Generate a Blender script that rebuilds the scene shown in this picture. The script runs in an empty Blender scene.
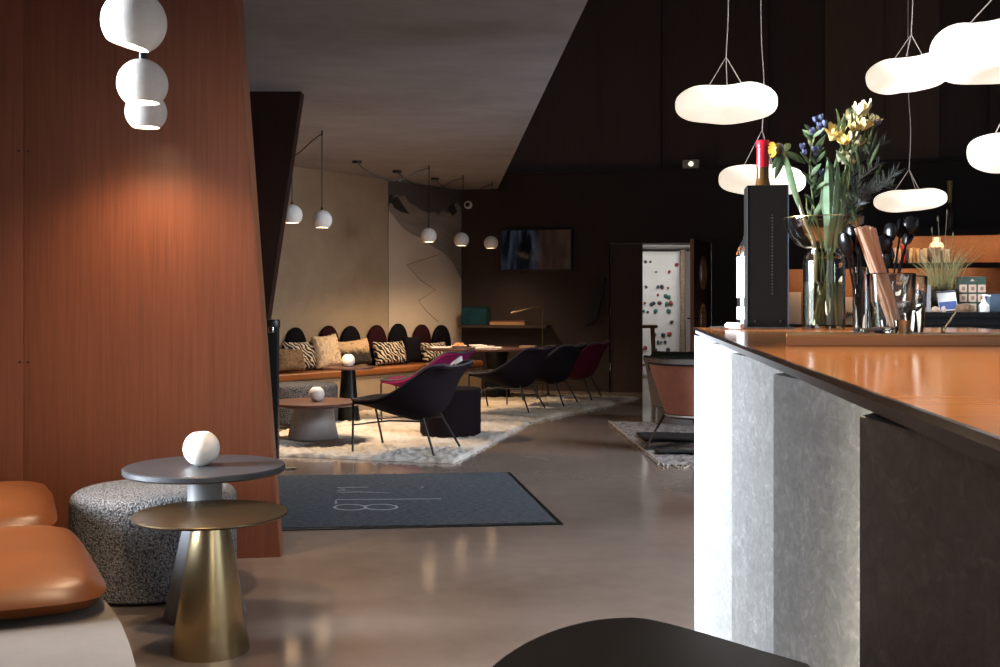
import bpy, bmesh, math, random
from mathutils import Vector, Matrix, noise
random.seed(7)
PI = math.pi
S = bpy.context.scene
COL = S.collection
H = 1.2          # eye height
F = 1100.0       # focal length in pixels
HY = 305.0       # horizon row

def P(px, py, Y):
    return Vector(((px-500)*Y/F, Y, H-(py-HY)*Y/F))
def G(px, py, z=0.0):
    Y = (H-z)*F/(py-HY)
    return Vector(((px-500)*Y/F, Y, z))

# ------------------------------------------------------------------ materials
MATS = {}
def newmat(name):
    m = bpy.data.materials.new(name); m.use_nodes = True
    nt = m.node_tree; nt.nodes.clear()
    out = nt.nodes.new('ShaderNodeOutputMaterial')
    b = nt.nodes.new('ShaderNodeBsdfPrincipled')
    nt.links.new(b.outputs[0], out.inputs[0])
    return m, nt, b
def setin(b, **k):
    for n, v in k.items():
        b.inputs[n.replace('_', ' ')].default_value = v
def texco(nt, scale=(1, 1, 1)):
    t = nt.nodes.new('ShaderNodeTexCoord'); mp = nt.nodes.new('ShaderNodeMapping')
    mp.inputs['Scale'].default_value = scale
    nt.links.new(t.outputs['Object'], mp.inputs[0]); return mp.outputs[0]
def nz(nt, vec, scale, detail=4, rough=.6, dist=0):
    n = nt.nodes.new('ShaderNodeTexNoise'); n.inputs['Scale'].default_value = scale
    n.inputs['Detail'].default_value = detail; n.inputs['Roughness'].default_value = rough
    n.inputs['Distortion'].default_value = dist
    nt.links.new(vec, n.inputs['Vector']); return n.outputs['Fac']
def ramp(nt, fac, stops):
    r = nt.nodes.new('ShaderNodeValToRGB'); e = r.color_ramp.elements
    while len(e) > 1: e.remove(e[-1])
    e[0].position = stops[0][0]; e[0].color = (*stops[0][1], 1)
    for p, c in stops[1:]:
        x = e.new(p); x.color = (*c, 1)
    nt.links.new(fac, r.inputs[0]); return r.outputs[0]
def bump(nt, b, fac, strength, dist=.01):
    n = nt.nodes.new('ShaderNodeBump'); n.inputs['Strength'].default_value = strength
    n.inputs['Distance'].default_value = dist
    nt.links.new(fac, n.inputs['Height']); nt.links.new(n.outputs[0], b.inputs['Normal'])
def sc(c, k): return tuple(min(1, x*k) for x in c)
def mat(name, col, rough=.5, metal=0, var=.15, vs=30, bmp=0, bs=200, stretch=(1, 1, 1), **k):
    if name in MATS: return MATS[name]
    m, nt, b = newmat(name)
    setin(b, Roughness=rough, Metallic=metal, **k)
    v = texco(nt, stretch)
    c = ramp(nt, nz(nt, v, vs), [(.25, sc(col, 1-var)), (.75, sc(col, 1+var))])
    nt.links.new(c, b.inputs['Base Color'])
    if bmp: bump(nt, b, nz(nt, v, bs), bmp, .004)
    MATS[name] = m; return m
def wood(name, dark, light, rough=.4, axis='z', scale=1.0, bmp=.06, spec=.5):
    m, nt, b = newmat(name)
    st = {'z': (30, 30, .6), 'x': (.6, 30, 30), 'y': (30, .6, 30)}[axis]
    v = texco(nt, tuple(s*scale for s in st))
    f = nz(nt, v, 3.0, 7, .72, .3)
    v2 = texco(nt, (1, 1, .4))
    f2 = nz(nt, v2, 1.3, 3, .5)
    mx = nt.nodes.new('ShaderNodeMath'); mx.operation = 'MULTIPLY_ADD'
    nt.links.new(f2, mx.inputs[0]); mx.inputs[1].default_value = .6; nt.links.new(f, mx.inputs[2])
    c = ramp(nt, mx.outputs[0], [(.55, dark), (1.05, light)])
    nt.links.new(c, b.inputs['Base Color']); setin(b, Roughness=rough); b.inputs['Specular IOR Level'].default_value = spec
    bump(nt, b, f, bmp, .003)
    MATS[name] = m; return m
def emis(name, col, s):
    m, nt, b = newmat(name)
    setin(b, Emission_Strength=s, Roughness=.6); b.inputs['Base Color'].default_value = (*col, 1)
    b.inputs['Emission Color'].default_value = (*col, 1)
    MATS[name] = m; return m
def glass(name, col=(1, 1, 1), rough=0.0, ior=1.45):
    m, nt, b = newmat(name)
    setin(b, Roughness=rough, IOR=ior); b.inputs['Base Color'].default_value = (*col, 1)
    b.inputs['Transmission Weight'].default_value = 1
    MATS[name] = m; return m

# concrete floor, polished
m, nt, b = newmat('floor_concrete'); v = texco(nt)
f = nz(nt, v, .9, 5, .5, .1); f2 = nz(nt, v, 9, 5, .55)
mx = nt.nodes.new('ShaderNodeMath'); mx.operation = 'MULTIPLY_ADD'
nt.links.new(f2, mx.inputs[0]); mx.inputs[1].default_value = .35; nt.links.new(f, mx.inputs[2])
nt.links.new(ramp(nt, mx.outputs[0], [(.4, (.24, .18, .145)), (.95, (.36, .285, .24))]), b.inputs['Base Color'])
rr = nt.nodes.new('ShaderNodeMapRange'); nt.links.new(f, rr.inputs[0])
rr.inputs[1].default_value = .3; rr.inputs[2].default_value = .7; rr.inputs[3].default_value = .09; rr.inputs[4].default_value = .14
nt.links.new(rr.outputs[0], b.inputs['Roughness']); bump(nt, b, f2, .02, .004)
FLOOR = m
# ceiling / left wall concrete
def concrete(name, a, c2, sx=(1, 1, 1), rough=.75):
    m, nt, b = newmat(name); v = texco(nt, sx)
    f = nz(nt, v, 2.2, 9, .68, .3); f2 = nz(nt, v, 40, 4, .6)
    mx = nt.nodes.new('ShaderNodeMath'); mx.operation = 'MULTIPLY_ADD'
    nt.links.new(f2, mx.inputs[0]); mx.inputs[1].default_value = .25; nt.links.new(f, mx.inputs[2])
    nt.links.new(ramp(nt, mx.outputs[0], [(.35, a), (.9, c2)]), b.inputs['Base Color'])
    setin(b, Roughness=rough); bump(nt, b, f2, .08, .004); return m
CEIL = concrete('ceiling_concrete', (.22, .20, .20), (.33, .31, .31), (.8, 1.3, 1))
WALLC = concrete('wall_plaster', (.29, .205, .125), (.41, .30, .185))
BASEC = concrete('bench_concrete', (.17, .145, .125), (.235, .20, .175))
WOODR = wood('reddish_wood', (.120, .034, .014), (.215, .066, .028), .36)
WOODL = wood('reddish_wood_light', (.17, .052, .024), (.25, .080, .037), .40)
WOODE = wood('lit_orange_wood_edge', (.24, .085, .042), (.36, .14, .07), .45)  # lighter tone paints in the light on the partition's end face
WOODD = wood('dark_wood', (.034, .021, .017), (.050, .033, .027), .5, spec=.3)
WOODD2 = wood('dark_wood_panel', (.16, .098, .066), (.22, .14, .10), .5, spec=.3)
WOODF = wood('fin_wood', (.016, .006, .004), (.030, .011, .007), .6, spec=.2)
WOODT = wood('table_wood', (.055, .025, .02), (.12, .055, .042), .3, 'x')
WOODC = wood('counter_wood', (.42, .155, .045), (.58, .235, .080), .13, 'x', .6, .0, .3); WOODC.node_tree.nodes['Principled BSDF'].inputs['IOR'].default_value = 1.16
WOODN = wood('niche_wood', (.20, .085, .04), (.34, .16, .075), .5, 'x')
DOORW = wood('door_wood', (.035, .018, .012), (.062, .034, .023), .45)
DOORE = wood('door_edge_wood', (.34, .17, .085), (.48, .26, .14), .5)
OAK = wood('oak_wood', (.36, .19, .08), (.52, .30, .14), .5)
BLACK = mat('black_metal', (.012, .012, .013), .38, 0, .1)
BLACKG = mat('black_gloss', (.010, .009, .009), .22, 0, .1)
SOOT = mat('black_laminate', (.008, .007, .0065), .34, 0, .3, 60, Specular_IOR_Level=.25)
CHROME = mat('chrome', (.75, .75, .76), .15, 1, .03)
BRASS = mat('brushed_brass', (.50, .40, .23), .27, 1, .10, 8, .05, 60, (40, 40, .6))
BRASSD = mat('aged_brass_top', (.20, .15, .085), .32, 1, .18, 25, .05, 120)
GREYT = concrete('grey_tabletop', (.028, .029, .034), (.05, .053, .063), (1, 1, 1), .38)
GREYM = mat('grey_metal', (.20, .205, .22), .4, 0, .08)
CERAM = mat('white_ceramic', (.82, .78, .73), .35, 0, .02)
PLAST = mat('white_plaster', (.74, .70, .65), .8, 0, .07, 40, .25, 260)
LEATHB = mat('brown_tan_leather', (.25, .085, .024), .36, 0, .12, 5, .10, 240)
LEATH = mat('tan_leather', (.19, .055, .013), .34, 0, .10, 5, .10, 240)
FABD = mat('charcoal_fabric', (.013, .009, .012), .9, 0, .25, 300, .15, 500, Specular_IOR_Level=.08)
FABM = mat('magenta_fabric', (.15, .009, .065), .85, 0, .2, 300, .15, 500, Specular_IOR_Level=.08)
FABR = mat('maroon_fabric', (.085, .008, .022), .85, 0, .2, 300, .15, 500, Specular_IOR_Level=.08)
FABN = mat('navy_velvet', (.005, .004, .006), .85, 0, .2, 200, Specular_IOR_Level=.08)
FABW = mat('wine_velvet', (.020, .004, .006), .85, 0, .2, 200, Specular_IOR_Level=.08)
SALM = mat('salmon_leather', (.58, .22, .145), .5, 0, .12, 12, .08, 200)
WHITEF = mat('white_fleece', (.80, .78, .78), .95, 0, .08, 60, .4, 200)
CREAM = mat('cream_shag', (.62, .45, .28), .95, 0, .25, 50, .6, 120)
BROWNF = mat('brown_fur', (.20, .12, .06), .95, 0, .5, 40, .6, 120)
GREENF = mat('dark_green_fabric', (.012, .022, .016), .8, 0, .2, 80)
GREYB = mat('grey_boucle_chair', (.28, .25, .23), .95, 0, .25, 90, .4, 150)
PAPERW = mat('white_paper', (.80, .78, .74), .8, 0, .04)
RED = mat('red_foil', (.55, .012, .03), .28, 0, .06)
CARD = mat('black_card', (.011, .009, .0075), .6, 0, .12, 40, Specular_IOR_Level=.12)
GREYL = mat('grey_lettering', (.045, .04, .036), .5, 0, .1)
AMBER = mat('amber_bottle', (.10, .045, .012), .12, 0, .2)
STRAW = mat('peach_straw', (.95, .60, .40), .6, 0, .10, 30)
GLASS = glass('clear_glass', (.97, .98, .97))
GLASSV = glass('vase_glass', (.93, .95, .90))
WATER = glass('vase_water', (.90, .90, .74), 0, 1.33)
LEAF = mat('leaf_green', (.12, .185, .085), .5, 0, .4, 25)
LEAFP = mat('pale_leaf', (.25, .37, .22), .5, 0, .3, 25)
LEAFD = mat('dark_leaf', (.12, .14, .13), .6, 0, .4, 30)
STEM = mat('flower_stem', (.20, .24, .07), .55, 0, .3, 20)
STEMB = mat('beige_stem', (.50, .42, .25), .6, 0, .2, 20)
YEL = mat('yellow_petal', (.92, .70, .28), .55, 0, .2, 60)
YELP = mat('pale_petal', (.86, .78, .50), .55, 0, .15, 60)
BLUEF = mat('blue_petal', (.15, .18, .33), .55, 0, .35, 60)
SUNF = mat('sunflower_petal', (.55, .30, .03), .6, 0, .3, 60)
# boucle
def boucle(name, a, c2, scale):
    m, nt, b = newmat(name); v = texco(nt)
    w = nt.nodes.new('ShaderNodeTexVoronoi'); w.inputs['Scale'].default_value = scale
    n = nt.nodes.new('ShaderNodeTexNoise'); n.inputs['Scale'].default_value = scale*.5
    n.inputs['Detail'].default_value = 3
    nt.links.new(v, n.inputs['Vector'])
    ad = nt.nodes.new('ShaderNodeMixRGB'); ad.blend_type = 'ADD'; ad.inputs[0].default_value = .02
    nt.links.new(v, ad.inputs[1]); nt.links.new(n.outputs['Color'], ad.inputs[2])
    nt.links.new(ad.outputs[0], w.inputs['Vector'])
    nt.links.new(ramp(nt, w.outputs['Distance'], [(.0, c2), (.25, c2), (.80, a), (1.0, a)]), b.inputs['Base Color'])
    setin(b, Roughness=.95)
    inv = nt.nodes.new('ShaderNodeMath'); inv.operation = 'SUBTRACT'; inv.inputs[0].default_value = 1
    nt.links.new(w.outputs['Distance'], inv.inputs[1])
    bump(nt, b, inv.outputs[0], 1.0, .012); return m
BOUC = boucle('grey_boucle', (.085, .085, .088), (.42, .41, .41), 120)
BOUC2 = boucle('dark_grey_boucle', (.012, .013, .017), (.10, .105, .125), 80)
# entrance mat
m, nt, b = newmat('mat_pile'); v = texco(nt, (6, 25, 1)); f = nz(nt, v, 4, 6, .7); f2 = nz(nt, texco(nt), 160, 2)
mx = nt.nodes.new('ShaderNodeMath'); mx.operation = 'MULTIPLY_ADD'
nt.links.new(f2, mx.inputs[0]); mx.inputs[1].default_value = .5; nt.links.new(f, mx.inputs[2])
nt.links.new(ramp(nt, mx.outputs[0], [(.62, (.022, .028, .038)), (.90, (.13, .15, .18))]), b.inputs['Base Color'])
setin(b, Roughness=1.0); bump(nt, b, f2, .6, .006); MATP = m
# rugs
def rugmat(name, a, c2, scale, st=(1, 1, 1)):
    m, nt, b = newmat(name); v = texco(nt, st)
    nt.links.new(ramp(nt, nz(nt, v, scale, 6, .7, .5), [(.36, a), (.56, c2)]), b.inputs['Base Color'])
    setin(b, Roughness=1.0); bump(nt, b, nz(nt, texco(nt), 120, 3), .7, .01); return m
RUGW = rugmat('cream_rug', (.50, .42, .34), (.68, .63, .58), 2.5)
RUGO = rugmat('sand_rug', (.44, .33, .20), (.62, .54, .45), 2.0)
RUGG = rugmat('grey_rug', (.05, .045, .047), (.46, .41, .40), 22)
RUGK = mat('rug_dark_stripe', (.02, .018, .02), 1, 0, .3, 60)
# woven pattern for cushions
def woven(name, sx):
    m, nt, b = newmat(name); v = texco(nt, sx)
    w = nt.nodes.new('ShaderNodeTexWave'); w.wave_type = 'BANDS'; w.bands_direction = 'DIAGONAL'
    w.inputs['Scale'].default_value = 7; w.inputs['Distortion'].default_value = 6; w.inputs['Detail'].default_value = 1
    w.inputs['Detail Scale'].default_value = 1.6
    nt.links.new(v, w.inputs['Vector'])
    nt.links.new(ramp(nt, w.outputs['Fac'], [(.52, (.012, .011, .012)), (.60, (.62, .50, .36))]), b.inputs['Base Color'])
    setin(b, Roughness=.95); bump(nt, b, w.outputs['Fac'], .6, .02); return m
WOVEN = woven('black_cream_weave', (1, 1, 1.4))
# bar panel stone
m, nt, b = newmat('bar_stone'); v = texco(nt)
f = nz(nt, v, 8, 6, .6, .3); f2 = nz(nt, texco(nt, (1, 1, 1.5)), 48, 4, .6, 1.2)
mx = nt.nodes.new('ShaderNodeMath'); mx.operation = 'MULTIPLY_ADD'
nt.links.new(f, mx.inputs[0]); mx.inputs[1].default_value = .35; nt.links.new(f2, mx.inputs[2])
nt.links.new(ramp(nt, mx.outputs[0], [(.45, (.27, .27, .265)), (.70, (.36, .36, .35)), (.80, (.42, .42, .41)), (.88, (.52, .52, .50))]), b.inputs['Base Color'])
setin(b, Roughness=.45); bump(nt, b, f2, .12, .004); STONE = m
# paper lamps
m, nt, b = newmat('lamp_paper'); v = texco(nt, (60, 60, 2)); f = nz(nt, v, 2.0, 3, .6)
c = ramp(nt, f, [(.3, (1.0, .80, .58)), (.7, (1.0, .90, .74))])
nt.links.new(c, b.inputs['Emission Color']); b.inputs['Base Color'].default_value = (.85, .82, .76, 1)
setin(b, Emission_Strength=.84, Roughness=.8); bump(nt, b, f, .2, .004); PAPERL = m
BULB = emis('warm_bulb', (1.0, .74, .46), 95)
LED = emis('warm_led', (1.0, .58, .29), 44)
EXITL = emis('emergency_lamp', (1.0, .85, .65), 3.0)
m, nt, b = newmat('tv_reflection'); v = texco(nt, (7, 7, 1.2))  # faint emission imitates room reflections on the screen glass
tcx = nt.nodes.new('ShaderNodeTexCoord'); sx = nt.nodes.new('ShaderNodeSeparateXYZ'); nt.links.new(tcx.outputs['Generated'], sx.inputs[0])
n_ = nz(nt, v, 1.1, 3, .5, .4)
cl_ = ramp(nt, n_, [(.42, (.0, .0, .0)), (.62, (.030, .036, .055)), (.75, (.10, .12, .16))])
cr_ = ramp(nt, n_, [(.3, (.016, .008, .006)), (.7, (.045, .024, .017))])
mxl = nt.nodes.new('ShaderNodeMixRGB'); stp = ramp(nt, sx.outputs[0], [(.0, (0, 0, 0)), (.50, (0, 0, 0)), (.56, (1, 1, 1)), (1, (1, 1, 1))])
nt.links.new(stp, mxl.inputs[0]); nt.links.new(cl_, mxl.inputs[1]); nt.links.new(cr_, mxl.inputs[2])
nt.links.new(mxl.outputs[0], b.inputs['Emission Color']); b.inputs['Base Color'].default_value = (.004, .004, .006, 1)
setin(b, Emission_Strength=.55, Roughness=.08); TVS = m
TEAL = mat('teal_print', (.06, .12, .14), .35, 0, .4, 8)
CLIMB = concrete('climbing_panel', (.62, .60, .58), (.78, .77, .76))
PINK = mat('pale_pink_paint', (.66, .58, .58), .8, 0, .03)
ROUGHB = mat('rough_bark_column', (.20, .15, .11), .9, 0, .5, 30, .6, 60)
MURALP = concrete('mural_pale', (.52, .41, .30), (.60, .48, .36))
MURALM = concrete('mural_brown', (.20, .155, .12), (.36, .29, .23), (1, 1, 3))
MURALD = concrete('mural_dark', (.075, .06, .052), (.12, .10, .085))
MURALK = mat('mural_rock', (.03, .025, .022), .8, 0, .5, 12)
LINE = mat('mural_line', (.22, .16, .12), .8)
MATLINE = mat('mat_print', (.42, .44, .47), 1, 0, .15, 60)
CONE_G = mat('cone_concrete', (.30, .27, .26), .6, 0, .12, 14)

# ------------------------------------------------------------------ mesh builder
class MB:
    def __init__(self, M=None):
        self.bev = False; self.bm = bmesh.new(); self.M = M or Matrix.Identity(4)
    def _add(self, vs, fs):
        bv = [self.bm.verts.new(self.M @ Vector(v)) for v in vs]
        for f in fs:
            try: self.bm.faces.new([bv[i] for i in f])
            except ValueError: pass
        return bv
    def box(self, c, s, bev=0, seg=2, R=None):
        R = R or Matrix.Identity(3); c = Vector(c)
        vs = [c + R @ Vector((sx*s[0]/2, sy*s[1]/2, sz*s[2]/2)) for sx in (-1, 1) for sy in (-1, 1) for sz in (-1, 1)]
        fs = [(0, 1, 3, 2), (4, 6, 7, 5), (0, 4, 5, 1), (2, 3, 7, 6), (0, 2, 6, 4), (1, 5, 7, 3)]
        bv = self._add(vs, fs)
        if bev:
            self.bev = True
            es = list({e for v_ in bv for e in v_.link_edges})
            bmesh.ops.bevel(self.bm, geom=es, offset=bev, segments=seg, profile=.5, affect='EDGES')
        return self
    def span(self, a, b_, bev=0, seg=2):
        return self.box([(a[i]+b_[i])/2 for i in range(3)], [abs(b_[i]-a[i]) for i in range(3)], bev, seg)
    def prism(self, pts, z0, z1, bev=0, seg=2):
        n = len(pts)
        vs = [(x, y, z0) for x, y in pts] + [(x, y, z1) for x, y in pts]
        fs = [tuple(range(n))[::-1], tuple(range(n, 2*n))] + [(i, (i+1) % n, n+(i+1) % n, n+i) for i in range(n)]
        bv = self._add(vs, fs)
        if bev:
            self.bev = True
            es = list({e for v_ in bv[n:] for e in v_.link_edges if e.other_vert(v_) in bv[n:]})
            bmesh.ops.bevel(self.bm, geom=es, offset=bev, segments=seg, profile=.5, affect='EDGES')
        return self
    def hull(self, front, back):
        """solid between two matching 3D polygons"""
        n = len(front); vs = list(front)+list(back)
        fs = [tuple(range(n)), tuple(range(n, 2*n))[::-1]] + [(i, (i+1) % n, n+(i+1) % n, n+i) for i in range(n)]
        self._add(vs, fs); return self
    def lathe(self, prof, c=(0, 0, 0), n=48, closed=True, R=None, sx=1, sy=1):
        c = Vector(c); R = R or Matrix.Identity(3); vs = []; fs = []; rings = []
        for r, z in prof:
            if r < 1e-6:
                rings.append([len(vs)]); vs.append(c + R @ Vector((0, 0, z)))
            else:
                st = len(vs); rings.append(list(range(st, st+n)))
                for i in range(n):
                    a = 2*PI*i/n; vs.append(c + R @ Vector((sx*r*math.cos(a), sy*r*math.sin(a), z)))
        for A, B in zip(rings, rings[1:]):
            if len(A) == 1 and len(B) == 1: continue
            for i in range(n):
                j = (i+1) % n
                if len(A) == 1: fs.append((A[0], B[i], B[j]))
                elif len(B) == 1: fs.append((A[i], A[j], B[0]))
                else: fs.append((A[i], A[j], B[j], B[i]))
        if closed:
            for r_ in (rings[0], rings[-1]):
                if len(r_) > 1: fs.append(tuple(r_))
        self._add(vs, fs); return self
    def tube(self, pts, r, n=8, cap=True):
        pts = [Vector(p) for p in pts]; rr = r if isinstance(r, (list, tuple)) else [r]*len(pts)
        vs = []; fs = []; up = None
        for i, p in enumerate(pts):
            t = (pts[min(i+1, len(pts)-1)]-pts[max(i-1, 0)]).normalized()
            if up is None: up = t.orthogonal().normalized()
            else:
                up = (up-t*up.dot(t)); up = up.normalized() if up.length > 1e-6 else t.orthogonal().normalized()
            s_ = t.cross(up)
            for k in range(n):
                a = 2*PI*k/n; vs.append(p+(up*math.cos(a)+s_*math.sin(a))*rr[i])
        for i in range(len(pts)-1):
            for k in range(n):
                fs.append((i*n+k, i*n+(k+1) % n, (i+1)*n+(k+1) % n, (i+1)*n+k))
        if cap:
            fs.append(tuple(range(n))[::-1]); fs.append(tuple((len(pts)-1)*n+k for k in range(n)))
        self._add(vs, fs); return self
    def grid(self, fn, nu, nv):
        vs = [fn(i/nu, j/nv) for i in range(nu+1) for j in range(nv+1)]
        fs = [(i*(nv+1)+j, (i+1)*(nv+1)+j, (i+1)*(nv+1)+j+1, i*(nv+1)+j+1) for i in range(nu) for j in range(nv)]
        self._add(vs, fs); return self
    def build(self, name, material, parent=None, smooth=35, recalc=True):
        bm = self.bm
        if recalc: bmesh.ops.recalc_face_normals(bm, faces=bm.faces)
        me = bpy.data.meshes.new(name); bm.to_mesh(me); bm.free()
        me.materials.append(material)
        if smooth:
            for p in me.polygons: p.use_smooth = True
            me.set_sharp_from_angle(angle=math.radians(smooth))
        o = bpy.data.objects.new(name, me); COL.objects.link(o)
        if parent: o.parent = parent
        if self.bev:
            wn = o.modifiers.new('weighted', 'WEIGHTED_NORMAL'); wn.keep_sharp = True
        return o
def rotz(a): return Matrix.Rotation(a, 3, 'Z')
def curve(pts, k=8):
    """Catmull-Rom through points"""
    pts = [Vector(p) for p in pts]; q = [2*pts[0]-pts[1]]+pts+[2*pts[-1]-pts[-2]]; out = []
    for i in range(1, len(q)-2):
        for s_ in range(k):
            t = s_/k; a, b_, c, d = q[i-1:i+3]
            out.append(.5*((2*b_)+(c-a)*t+(2*a-5*b_+4*c-d)*t*t+(3*b_-a-3*c+d)*t**3))
    out.append(pts[-1]); return out
def tag(o, label, cat, group=None, kind=None):
    o['label'] = label; o['category'] = cat
    if group: o['group'] = group
    if kind: o['kind'] = kind
    return o
def thing(name, label, cat, loc=(0, 0, 0), rz=0, group=None):
    o = bpy.data.objects.new(name, None); COL.objects.link(o); o.empty_display_size = .1
    o.location = loc; o.rotation_euler = (0, 0, rz)
    return tag(o, label, cat, group)
def struct(o, label=None, cat=None):
    o['kind'] = 'structure'
    if label: o['label'] = label
    if cat: o['category'] = cat
    return o
def dup(root, loc, rz=None, label=None, group=None, scale=None):
    r = root.copy(); COL.objects.link(r); r.location = loc
    if rz is not None: r.rotation_euler = (0, 0, rz)
    if scale: r.scale = scale
    if label: r['label'] = label
    if group: r['group'] = group
    for ch in list(root.children):
        c = ch.copy(); COL.objects.link(c); c.parent = r
        for g in ch.children:
            d = g.copy(); COL.objects.link(d); d.parent = c
    return r
def recolor(root, old, new):
    for o in [root]+list(root.children_recursive):
        if o.type == 'MESH':
            if o.data.materials and o.data.materials[0] == old:
                o.data = o.data.copy(); o.data.materials[0] = new

# wall frames: local (u along the wall, d out of the wall, z)
BO = Vector((1.465, 15.2)); BE = Vector((.9628, -.2703)); BN = Vector((-.2703, -.9628))
MBK = Matrix(((BE.x, BN.x, 0, BO.x), (BE.y, BN.y, 0, BO.y), (0, 0, 1, 0), (0, 0, 0, 1)))
def bu(px, d=0):
    k = (px-500)/F
    return (k*(BO.y+BN.y*d)-BO.x-BN.x*d)/(BE.x-k*BE.y)
def bz(px, py, d=0):
    Y = BO.y+BE.y*bu(px, d)+BN.y*d
    return H-(py-HY)*Y/F
LO = Vector((-2.39, 13.2)); LT = Vector((-.557, 15.77)); LE = (LT-LO).normalized(); LN = Vector((LE.y, -LE.x))
LLEN = (LT-LO).length
MLF = Matrix(((LE.x, LN.x, 0, LO.x), (LE.y, LN.y, 0, LO.y), (0, 0, 1, 0), (0, 0, 0, 1)))
def lu(px, d=0):
    k = (px-500)/F
    return (k*(LO.y+LN.y*d)-LO.x-LN.x*d)/(LE.x-k*LE.y)
def lz(px, py, d=0):
    Y = LO.y+LE.y*lu(px, d)+LN.y*d
    return H-(py-HY)*Y/F

# ------------------------------------------------------------------ the setting
ZC = 2.85
struct(MB().span((-6, -2, -.12), (9, 22, 0)).build('floor', FLOOR))
edge = lambda y: .476-.0528*(y-5.95)
struct(MB().prism([(-6, -2), (edge(-2), -2), (edge(16.0), 16.0), (-6, 18.2)], ZC, ZC+.3).build('ceiling', CEIL))
hi = MB().span((-1.0, -2, 5.9), (9, 17.5, 6.05)).build('ceiling', WOODD); struct(hi)
# left concrete wall
struct(MB(MLF).span((-4.5, -.2, 0), (LLEN+.15, 0, ZC)).build('wall_left', WALLC))
# back wall with door opening
DL, DR, DH = bu(606), bu(715), 2.09
ZS = bz(690, 168)
uL = bu(462)-.02
UR = bu(1000)+3.0
w = MB(MBK)
w.span((uL-.4, -.2, 0), (DL, 0, ZS)); w.span((DR, -.2, 0), (UR, 0, ZS)); w.span((DL, -.2, DH), (DR, 0, ZS))
struct(w.build('wall_back', WOODD))
# upper wall in broad vertical boards, slightly tilted out of plane
up = MB(MBK); up2 = MB(MBK)
seams = [430, 600, 660, 718, 768, 825, 884, 940, 990, 1060, 1200]
for i in range(len(seams)-1):
    u0, u1 = bu(seams[i])+.0015, bu(seams[i+1])-.0015
    off = [.0, .05, .0, .06, .01, .07, .03, .0, .05, .02][i]
    t = (up2 if i in (5, 6) else up)
    t.span((u0, -.3+off, ZS+.02), (u1, -.12+off, 6.0))
struct(up.build('wall_back_upper', wood('dark_wood_boards', (.085, .054, .042), (.125, .08, .063), .5, spec=.3))); struct(up2.build('wall_back_upper_panel', WOODD2))
struct(MB(MBK).span((uL, -.1, ZS-.02), (UR, .025, ZS+.02)).build('trim_1', WOODD))
struct(MB(MBK).span((-3.2, -.5, 2.9), (UR, -.31, 6.0)).build('wall_back_core', WOODD))
struct(MB(MBK).span((bu(575), .0, 0), (DL-.09, .012, .07)).build('baseboard_back', WOODD))
# leaning board on the back wall beside the door
l = MB(MBK); u1, u0 = bu(597), bu(588)
l.hull([(bu(598), .0, bz(598, 278)), (bu(606), .0, bz(606, 278)), (bu(597), .0, 1.0), (bu(585), .0, .9)],
       [(bu(598), .04, bz(598, 278)), (bu(606), .04, bz(606, 278)), (bu(597), .04, 1.0), (bu(585), .04, .9)])
struct(l.build('trim_2', BLACK))
# door frame
fr = MB(MBK)
fr.span((DL-.0, -.2, 0), (DL+.045, .02, DH)); fr.span((DR-.045, -.2, 0), (DR, .02, DH)); fr.span((DL, -.2, DH-.045), (DR, .02, DH+.0))
struct(fr.build('trim_3', WOODD))
# closed leaf
d1 = thing('door_1', 'dark brown narrow door leaf, closed, left half of the double door', 'door'); d1['kind'] = 'structure'
MB(MBK).span((DL+.046, -.07, .0015), (bu(642), -.02, DH-.05), .004).build('leaf', DOORW, d1)
for zz in (.35, 1.1, 1.85):
    hg = MB(MBK).lathe([(.011, -.055), (.011, .055)], (DL+.06, -.01, zz), 10).build('hinge', CHROME, d1)
# open leaf
d2 = thing('door_2', 'open dark door leaf with two round portholes and a black lever handle', 'door'); d2['kind'] = 'structure'
hp = MBK @ Vector((DR-.05, .0, 0)); fe = Vector((P(694, 300, 13.95).x, 13.95, 0))
ax = (fe-hp); Ld = ax.length; ax.normalize(); nx = Vector((-ax.y, ax.x, 0))
if nx.x > 0: nx = -nx
MD = Matrix(((ax.x, nx.x, 0, hp.x), (ax.y, nx.y, 0, hp.y), (0, 0, 1, 0), (0, 0, 0, 1)))
# leaf with circular holes: built as rings
def holed_panel(mb, L, z0, z1, t, holes, n=32):
    cuts = [z0]+[(holes[i][1]+holes[i+1][1])/2 for i in range(len(holes)-1)]+[z1]
    for (cu, cz, r), a, b_ in zip(holes, cuts, cuts[1:]):
        outer = []; inner = []
        for k in range(n):
            an = 2*PI*k/n; c_, s_ = math.cos(an), math.sin(an)
            tx = (L-cu)/c_ if c_ > 1e-9 else (cu/-c_ if c_ < -1e-9 else 1e9)
            tz = (b_-cz)/s_ if s_ > 1e-9 else ((cz-a)/-s_ if s_ < -1e-9 else 1e9)
            q = min(tx, tz); outer.append((cu+c_*q, cz+s_*q)); inner.append((cu+c_*r, cz+s_*r))
        # snap nearest to corners
        for cx_, cz_ in ((0, a), (L, a), (0, b_), (L, b_)):
            j = min(range(n), key=lambda i: (outer[i][0]-cx_)**2+(outer[i][1]-cz_)**2); outer[j] = (cx_, cz_)
        vs = []
        for dd in (0, t):
            vs += [(u_, dd, z_) for u_, z_ in outer]+[(u_, dd, z_) for u_, z_ in inner]
        fs = []
        for k in range(n):
            j = (k+1) % n
            fs += [(k, j, n+j, n+k), (2*n+k, 3*n+k, 3*n+j, 2*n+j), (n+k, n+j, 3*n+j, 3*n+k), (k, 2*n+k, 2*n+j, j)]
        mb._add(vs, fs)
hz = [(Ld*.50, .62, .2), (Ld*.50, 1.02, .185), (Ld*.50, 1.62, .205)]
lf = MB(MD); holed_panel(lf, Ld, .01, DH-.05, .045, hz[1:]); lf.build('leaf', DOORW, d2)
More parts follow.
